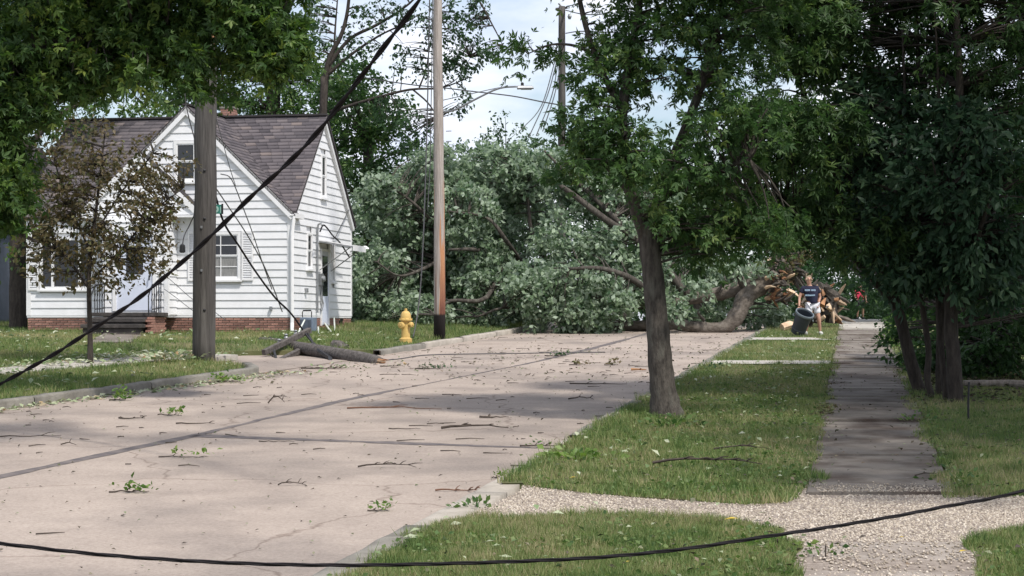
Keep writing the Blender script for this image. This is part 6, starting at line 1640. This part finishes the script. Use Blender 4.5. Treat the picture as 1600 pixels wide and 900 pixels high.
# two rows of pale lettering, too blurred in the photo to read: strokes of that size
pr = MB(); rr = random.Random(77)
for zc, words, hgt in ((1.235, (5, 4), .045), (1.095, (9,), .040)):
    tot = sum(words) + (len(words) - 1)
    x = -.06 - tot * .030 / 2
    for w_ in words:
        for k in range(w_):
            zz0, zz1 = zc - hgt / 2, zc + hgt / 2
            yq = -.178 - .0
            pr.box(x, x + .007, yq, yq + .012, zz0, zz1)
            pr.box(x + .016, x + .023, yq, yq + .012, zz0, zz1)
            for zq in ((zz0, zz1 - .008), (zc - .004, zz1 - .008), (zz0, zc - .004))[rr.randrange(3)]: pr.box(x + .0072, x + .0158, yq + .001, yq + .011, zq, zq + .008)
            x += .030
        x += .030
pr.build('shirt_print', M['print'], p1, local=True)
b = P(1344, 499, 96)
pose2 = dict(pelvis=(0, 0, .88), chest=(0, -.01, 1.22), neck=(0, -.02, 1.42), head=(-.01, -.03, 1.54), shL=(-.20, 0, 1.34), elL=(-.27, -.02, 1.10), wrL=(-.22, -.2, .98), shR=(.20, 0, 1.34), elR=(.27, .03, 1.08), wrR=(.28, -.06, .86),
             hipL=(-.10, 0, .84), knL=(-.12, -.03, .47), anL=(-.13, .02, .09), toL=(-.14, -.13, .04), hipR=(.10, 0, .84), knR=(.12, -.04, .47), anR=(.14, .02, .09), toR=(.16, -.13, .04))
person('person in a red sleeveless top and dark trousers far down the sidewalk', b, 0.0, pose2, dict(skin=M['skin_dark'], hair=M['hair_dark'], shirt=M['shirt_red'], shorts=M['dark_cloth'], shoe=M['dark_cloth'], leg=1.0), 1.05)
# the bin, tipped towards the camera and to the right
bn = thing('trash_bin', 'round dark grey plastic bin tipped over by the person on the grass', 'bin', P(1247, 526, 52.75))
bn.scale = (.92, .92, .92)
Mb = Matrix.Rotation(math.radians(17), 4, 'Y') @ Matrix.Rotation(math.radians(27), 4, 'X')
off = Matrix.Translation((0, .14, .12)) @ Mb
MB().lathe([(.20, 0), (.205, .02), (.215, .12), (.228, .125), (.228, .15), (.218, .16), (.255, .66), (.245, .66), (.205, .04), (.02, .035)], 26, off).build('bucket', M['bin'], bn, local=True, smooth=False)
MB().lathe([(.25, .63), (.285, .63), (.292, .665), (.285, .70), (.255, .70), (.25, .66), (.25, .63)], 26, off, cap=False).build('rim', M['bin_rim'], bn, local=True)
for s in (-1, 1):
    MB().tube([off @ Vector((s * .26, -.07, .56)), off @ Vector((s * .31, -.06, .52)), off @ Vector((s * .31, .06, .52)), off @ Vector((s * .26, .07, .56))], .014, 6).build('handle', M['bin_rim'], bn, local=True)

# ------------------------------------------------------------------ storm debris, piece by piece
def branch(name, label, x, y, lpx, m='twig', ang=0.0, forks=3, r0=.014, leafy=0, curve=.1, off=0.0, seed=0, lift=.0, lsize=.09, lm='leaf_bright', group=None, wide=1.0):
    rr = random.Random(seed * 7 + 3); c = G(x, y, off); s = c.y / 3000.0; Ls = lpx * s
    t = thing(name, label, 'branch' if name != 'leafy_sprig' else 'leafy twig', c, 0, group)
    d = Vector((math.cos(ang), math.sin(ang), SLOPE * math.sin(ang)))
    nr = Vector((-d.y, d.x, SLOPE * d.x))
    n = 8; pts = []
    for i in range(n):
        u = i / (n - 1) - .5
        pts.append(c + d * Ls * u + nr * (math.cos(u * 6 + seed) * curve * Ls * .25 + rr.gauss(0, .012) * Ls) + Vector((0, 0, r0 + lift * (1 - (2 * u) ** 2) + abs(rr.gauss(0, .006)))))
    mb = MB().tube(pts, [r0 * (1 - .7 * i / (n - 1)) for i in range(n)], 6, wob=.12, rng=rr)
    mb.build('stem', M[m], t)
    tips = [pts[-1]]
    for k in range(forks):
        i = rr.randrange(2, n - 1); a = pts[i]; sg_ = rr.choice((-1, 1))
        e_ = a + (d * rr.uniform(.4, 1) + nr * sg_ * rr.uniform(.3, .9)) * Ls * rr.uniform(.10, .28) + Vector((0, 0, rr.uniform(.0, .05)))
        m_ = (a + e_) / 2 + nr * rr.gauss(0, .03) * Ls + Vector((0, 0, .01))
        MB().tube([a, m_, e_], [r0 * .6, r0 * .45, r0 * .2], 5).build('side_twig', M[m], t); tips.append(e_)
    if leafy:
        r_ = np.random.default_rng(seed + 500); ctr = np.array([tuple(p) for p in (tips + pts[3:])])
        pp = ctr[r_.integers(0, len(ctr), leafy)] + r_.normal(0, 1, (leafy, 3)) * np.array([.10, .06 * wide, .02]) * min(1.0, Ls * 1.4)
        base = g(pp[:, 1]) + off
        pp[:, 2] = base + .02 + np.abs(r_.normal(0, .045, leafy)) * wide
        dd = r_.normal(size=(leafy, 3)); dd[:, 2] = np.abs(dd[:, 2]) * .6
        Vv, Fq, k_ = leaf_geo(pp, dd, lsize * .66, r_, flat=.5)
        Vv[:, 2] = np.maximum(Vv[:, 2], np.repeat(base, 4) + .004)
        npmesh('leaves', Vv, Fq, M[lm], t, tint=np.repeat(r_.uniform(0, 1, leafy), k_))
    return t
branch('leafy_sprig', 'leafy green sprig with curved stem alone in the foreground of the road', 202, 770, 62, 'twig', 0.1, 3, .010, 40, .25, seed=1, lsize=.10)
branch('leafy_sprig', 'leafy sprig with a long straight stem just below the dark cross joint', 285, 715, 75, 'twig', -.05, 2, .008, 26, .1, seed=2, lsize=.09)
branch('leafy_sprig', 'leafy sprig on the shaded part of the road near the left kerb', 265, 650, 38, 'twig', .0, 2, .010, 34, .1, seed=3, lsize=.11)
branch('leafy_sprig', 'bushy green tuft lying against the left kerb', 184, 626, 26, 'twig', .2, 3, .012, 60, .2, seed=4, lsize=.13, wide=2.2)
branch('leafy_sprig', 'small upright leafy tuft on the road between verge and left edge', 590, 799, 32, 'twig', .1, 3, .008, 34, .2, seed=5, lsize=.07, wide=1.5)
branch('leafy_sprig', 'green leaf tuft lying along the kerb below the thick grey pole', 345, 598, 60, 'twig', .15, 4, .012, 70, .2, seed=6, lsize=.13, wide=1.6)
branch('leafy_sprig', 'dull leafy twig on the road right of the long middle joint', 670, 577, 44, 'twig', .1, 4, .014, 40, .1, seed=7, lsize=.12, lm='leaf_far')
branch('leafy_sprig', 'small leafy bunch beside the wire on the far road', 868, 557, 34, 'twig', .1, 3, .014, 34, .1, seed=8, lsize=.13, lm='leaf_far')
branch('leafy_sprig', 'tiny leafy scrap on the far road between the wire and street tree', 902, 571, 26, 'twig', .1, 3, .012, 24, .1, seed=9, lsize=.12, lm='leaf_brown')
branch('leafy_sprig', 'brownish leafy scrap just left of the street tree on the road', 955, 571, 22, 'twig', .1, 2, .012, 20, .1, seed=10, lsize=.12, lm='leaf_brown')
branch('leafy_sprig', 'leafy scrap lying at the edge of the near verge by the pale kerb', 778, 748, 20, 'twig', .3, 2, .008, 30, .1, seed=11, lsize=.07)
branch('fallen_branch', 'forked bare branch lying on the near road below the cross joint', 605, 731, 92, 'twig', -.05, 6, .011, 0, .08, seed=12, lift=.03)
branch('fallen_branch', 'long curved stick ending near the middle of the road below the joint', 618, 639, 150, 'redtwig', -.12, 1, .015, 0, .28, seed=13)
branch('fallen_branch', 'heavy dark stick with a short upright stub on the shaded road', 742, 671, 105, 'twig', -.04, 3, .021, 0, .04, seed=14, lift=.03)
branch('fallen_branch', 'short dark hooked stick behind the heavy dark stick', 772, 654, 46, 'twig', .05, 2, .018, 0, .25, seed=15)
branch('fallen_branch', 'little forked twig standing up left on the shaded road', 432, 631, 26, 'twig', .3, 4, .014, 0, .2, seed=16, lift=.10)
branch('fallen_branch', 'small forked twig alone near the middle of the near road', 456, 759, 44, 'twig', -.1, 4, .008, 0, .1, seed=17, lift=.02)
branch('fallen_branch', 'rough reddish stick near the pale kerb', 716, 768, 72, 'redtwig', .0, 9, .011, 0, .03, seed=18)
branch('fallen_branch', 'thin straight twig parallel with the cross joint at its right end', 775, 709, 40, 'twig', -.12, 0, .008, 0, .02, seed=19)
branch('fallen_branch', 'thin stick just under the left end of the cross joint', 432, 691, 56, 'twig', -.02, 0, .008, 0, .02, seed=20)
branch('fallen_branch', 'crooked twig lying by the left edge of the road above the joint', 107, 697, 24, 'twig', .15, 2, .010, 0, .45, seed=21, lift=.03)
branch('fallen_branch', 'long thin stick on shaded road close to the left edge', 40, 683, 110, 'twig', .08, 1, .010, 0, .05, seed=22)
branch('fallen_branch', 'curved twig on shaded road left of the leafy sprig near the kerb', 205, 655, 42, 'twig', -.15, 2, .014, 0, .5, seed=23)
branch('fallen_branch', 'thin straight stick in the middle of the shaded road', 632, 671, 50, 'twig', .0, 0, .009, 0, .02, seed=24)
branch('fallen_branch', 'small forked stick right of the middle of the shaded road', 908, 625, 40, 'twig', -.1, 3, .014, 0, .1, seed=25, lift=.02)
branch('fallen_branch', 'long thin stick on the road left of the street tree base', 935, 601, 90, 'twig', -.08, 2, .014, 6, .06, seed=26)
branch('fallen_branch', 'leafy stick lying against the verge where the cross joint ends', 840, 698, 56, 'twig', .1, 4, .012, 24, .1, seed=27, lsize=.07, lm='leaf_mid')
branch('fallen_branch', 'twig on the left part of the road above the long joint', 305, 663, 60, 'twig', .06, 1, .012, 0, .05, seed=28)
branch('fallen_branch', 'dark branch lying in the grass of the verge below the street tree', 1105, 727, 170, 'twig', -.13, 7, .017, 0, .06, off=OFFR + .04, seed=29, lift=.05)
branch('fallen_branch', 'thin dark branch in the verge grass nearest the sidewalk', 1160, 704, 90, 'twig', -.18, 3, .012, 0, .1, off=OFFR + .04, seed=30, lift=.04)
branch('fallen_branch', 'small twig lying across the sidewalk near the gravel', 1446, 744, 40, 'twig', .4, 3, .009, 0, .1, off=OFFR + .02, seed=31, lift=.02)
branch('fallen_branch', 'curled dead leaves and twigs heaped at the left sidewalk edge', 1282, 648, 44, 'twig', .1, 5, .010, 40, .2, off=OFFR + .01, seed=32, lsize=.09, lm='leaf_brown', wide=1.5)
branch('fallen_branch', 'leafy branch tip at the kerb corner beyond the street tree', 1095, 578, 60, 'twig', .3, 6, .016, 60, .2, off=.05, seed=33, lsize=.12, lm='leaf_far', wide=1.4)
branch('fallen_branch', 'broken branch with leaves under the fallen pole', 505, 577, 70, 'twig', .1, 6, .018, 40, .1, seed=34, lsize=.12, lm='leaf_litter')
branch('fallen_branch', 'reddish scrap of split wood on the road left of the street tree', 998, 580, 24, 'splinter', .0, 1, .03, 0, .02, seed=35)
branch('fallen_branch', 'small dark branch where the left kerb turns the corner', 612, 573, 36, 'twig', .1, 3, .014, 12, .1, seed=36, lsize=.11, lm='leaf_litter')
# yellow leaves and pale scraps one can point to
def single_leaf(label, x, y, size, m, off, seed):
    r_ = np.random.default_rng(seed); c = G(x, y, off)
    t = thing('fallen_leaf', label, 'leaf', c)
    a = r_.uniform(-.5, .5)
    Vv, Fq, k_ = leaf_geo(np.array([tuple(c)]) - np.array([[size / 2, 0, -.03]]), np.array([[math.cos(a), math.sin(a), .1]]), size, r_, flat=.95, lobes=1, wfac=.8)
    npmesh('blade', Vv, Fq, m, t, tint=np.full(len(Fq), .5))
    MB().tube([c + Vector((-size / 2, 0, .03)), c + Vector((-size * .9, -.01, .02))], .002, 4).build('stalk', M['twig'], t)
single_leaf('single yellow leaf in the grass at the lower edge of the long verge', 897, 751, .10, M['yellow_leaf'], OFFR + .05, 1)
single_leaf('large yellow leaf on the near verge beside the gravel drive', 1142, 817, .12, M['yellow_leaf'], OFFR + .05, 2)
single_leaf('small yellow leaf on the gravel of the drive', 1412, 845, .08, M['yellow_leaf'], .09, 3)
single_leaf('yellow leaf at the corner of the lowest right lawn', 1507, 868, .08, M['yellow_leaf'], .09, 4)
single_leaf('yellowish leaf at the bottom of the near verge below the cable', 985, 884, .07, M['yellow_leaf'], OFFR + .05, 5)
single_leaf('pale leaf in the near verge by the tip of the kerb', 640, 845, .10, M['leaf_litter'], OFFR + .05, 6)
single_leaf('pale leaf in the near verge above the black cable', 768, 852, .09, M['leaf_litter'], OFFR + .05, 7)
# broad leaved weeds
def weed(label, x, y, n, size, off, seed, lm='leaf_bright', spread=.16):
    r_ = np.random.default_rng(seed); c = G(x, y, off)
    t = thing('weed', label, 'weed', c)
    pp = np.array(tuple(c)) + r_.normal(0, 1, (n, 3)) * np.array([spread, spread * .8, .0]); pp[:, 2] = g(pp[:, 1]) + off + np.abs(r_.normal(0, .05, n))
    dd = pp - np.array(tuple(c)); dd[:, 2] = .08; dd += r_.normal(0, .05, (n, 3))
    Vv, Fq, k_ = leaf_geo(pp, dd, size, r_, flat=.5, wfac=.6)
    npmesh('leaves', Vv, Fq, M[lm], t, tint=np.repeat(r_.uniform(.2, 1, n), k_))
    MB().tube([c - Vector((0, 0, .03)), c + Vector((0, 0, .08))], .006, 5).build('stem', M['twig'], t)
weed('bright broad leaved weed in the verge close to the kerb', 900, 718, 90, .10, OFFR, 1, spread=.22)
weed('broad leaved weed at the foot of the street tree', 1052, 668, 70, .09, OFFR, 2, 'leaf_mid', .20)
weed('leafy weed at the left edge of the right lawn by the sidewalk', 1500, 750, 50, .06, OFFR, 3, 'leaf_mid', .14)
weed('low weed patch growing over the right sidewalk edge', 1425, 658, 40, .06, OFFR, 4, 'leaf_mid', .13)
weed('pale fallen leaf bunch on the near verge beside the gravel', 1215, 858, 40, .06, OFFR, 5, 'leaf_bright', .14)
weed('leafy scraps lying on the gravel below the black cable', 1290, 868, 26, .05, .06, 6, 'leaf_mid', .12)
weed('weed tuft in the joint between kerb and gravel drive', 745, 795, 46, .06, .04, 7, 'leaf_mid', .12)
weed('clump of pale fallen leaves on the path left of the grey pole', 268, 560, 120, .13, .22, 8, 'leaf_litter', .28)
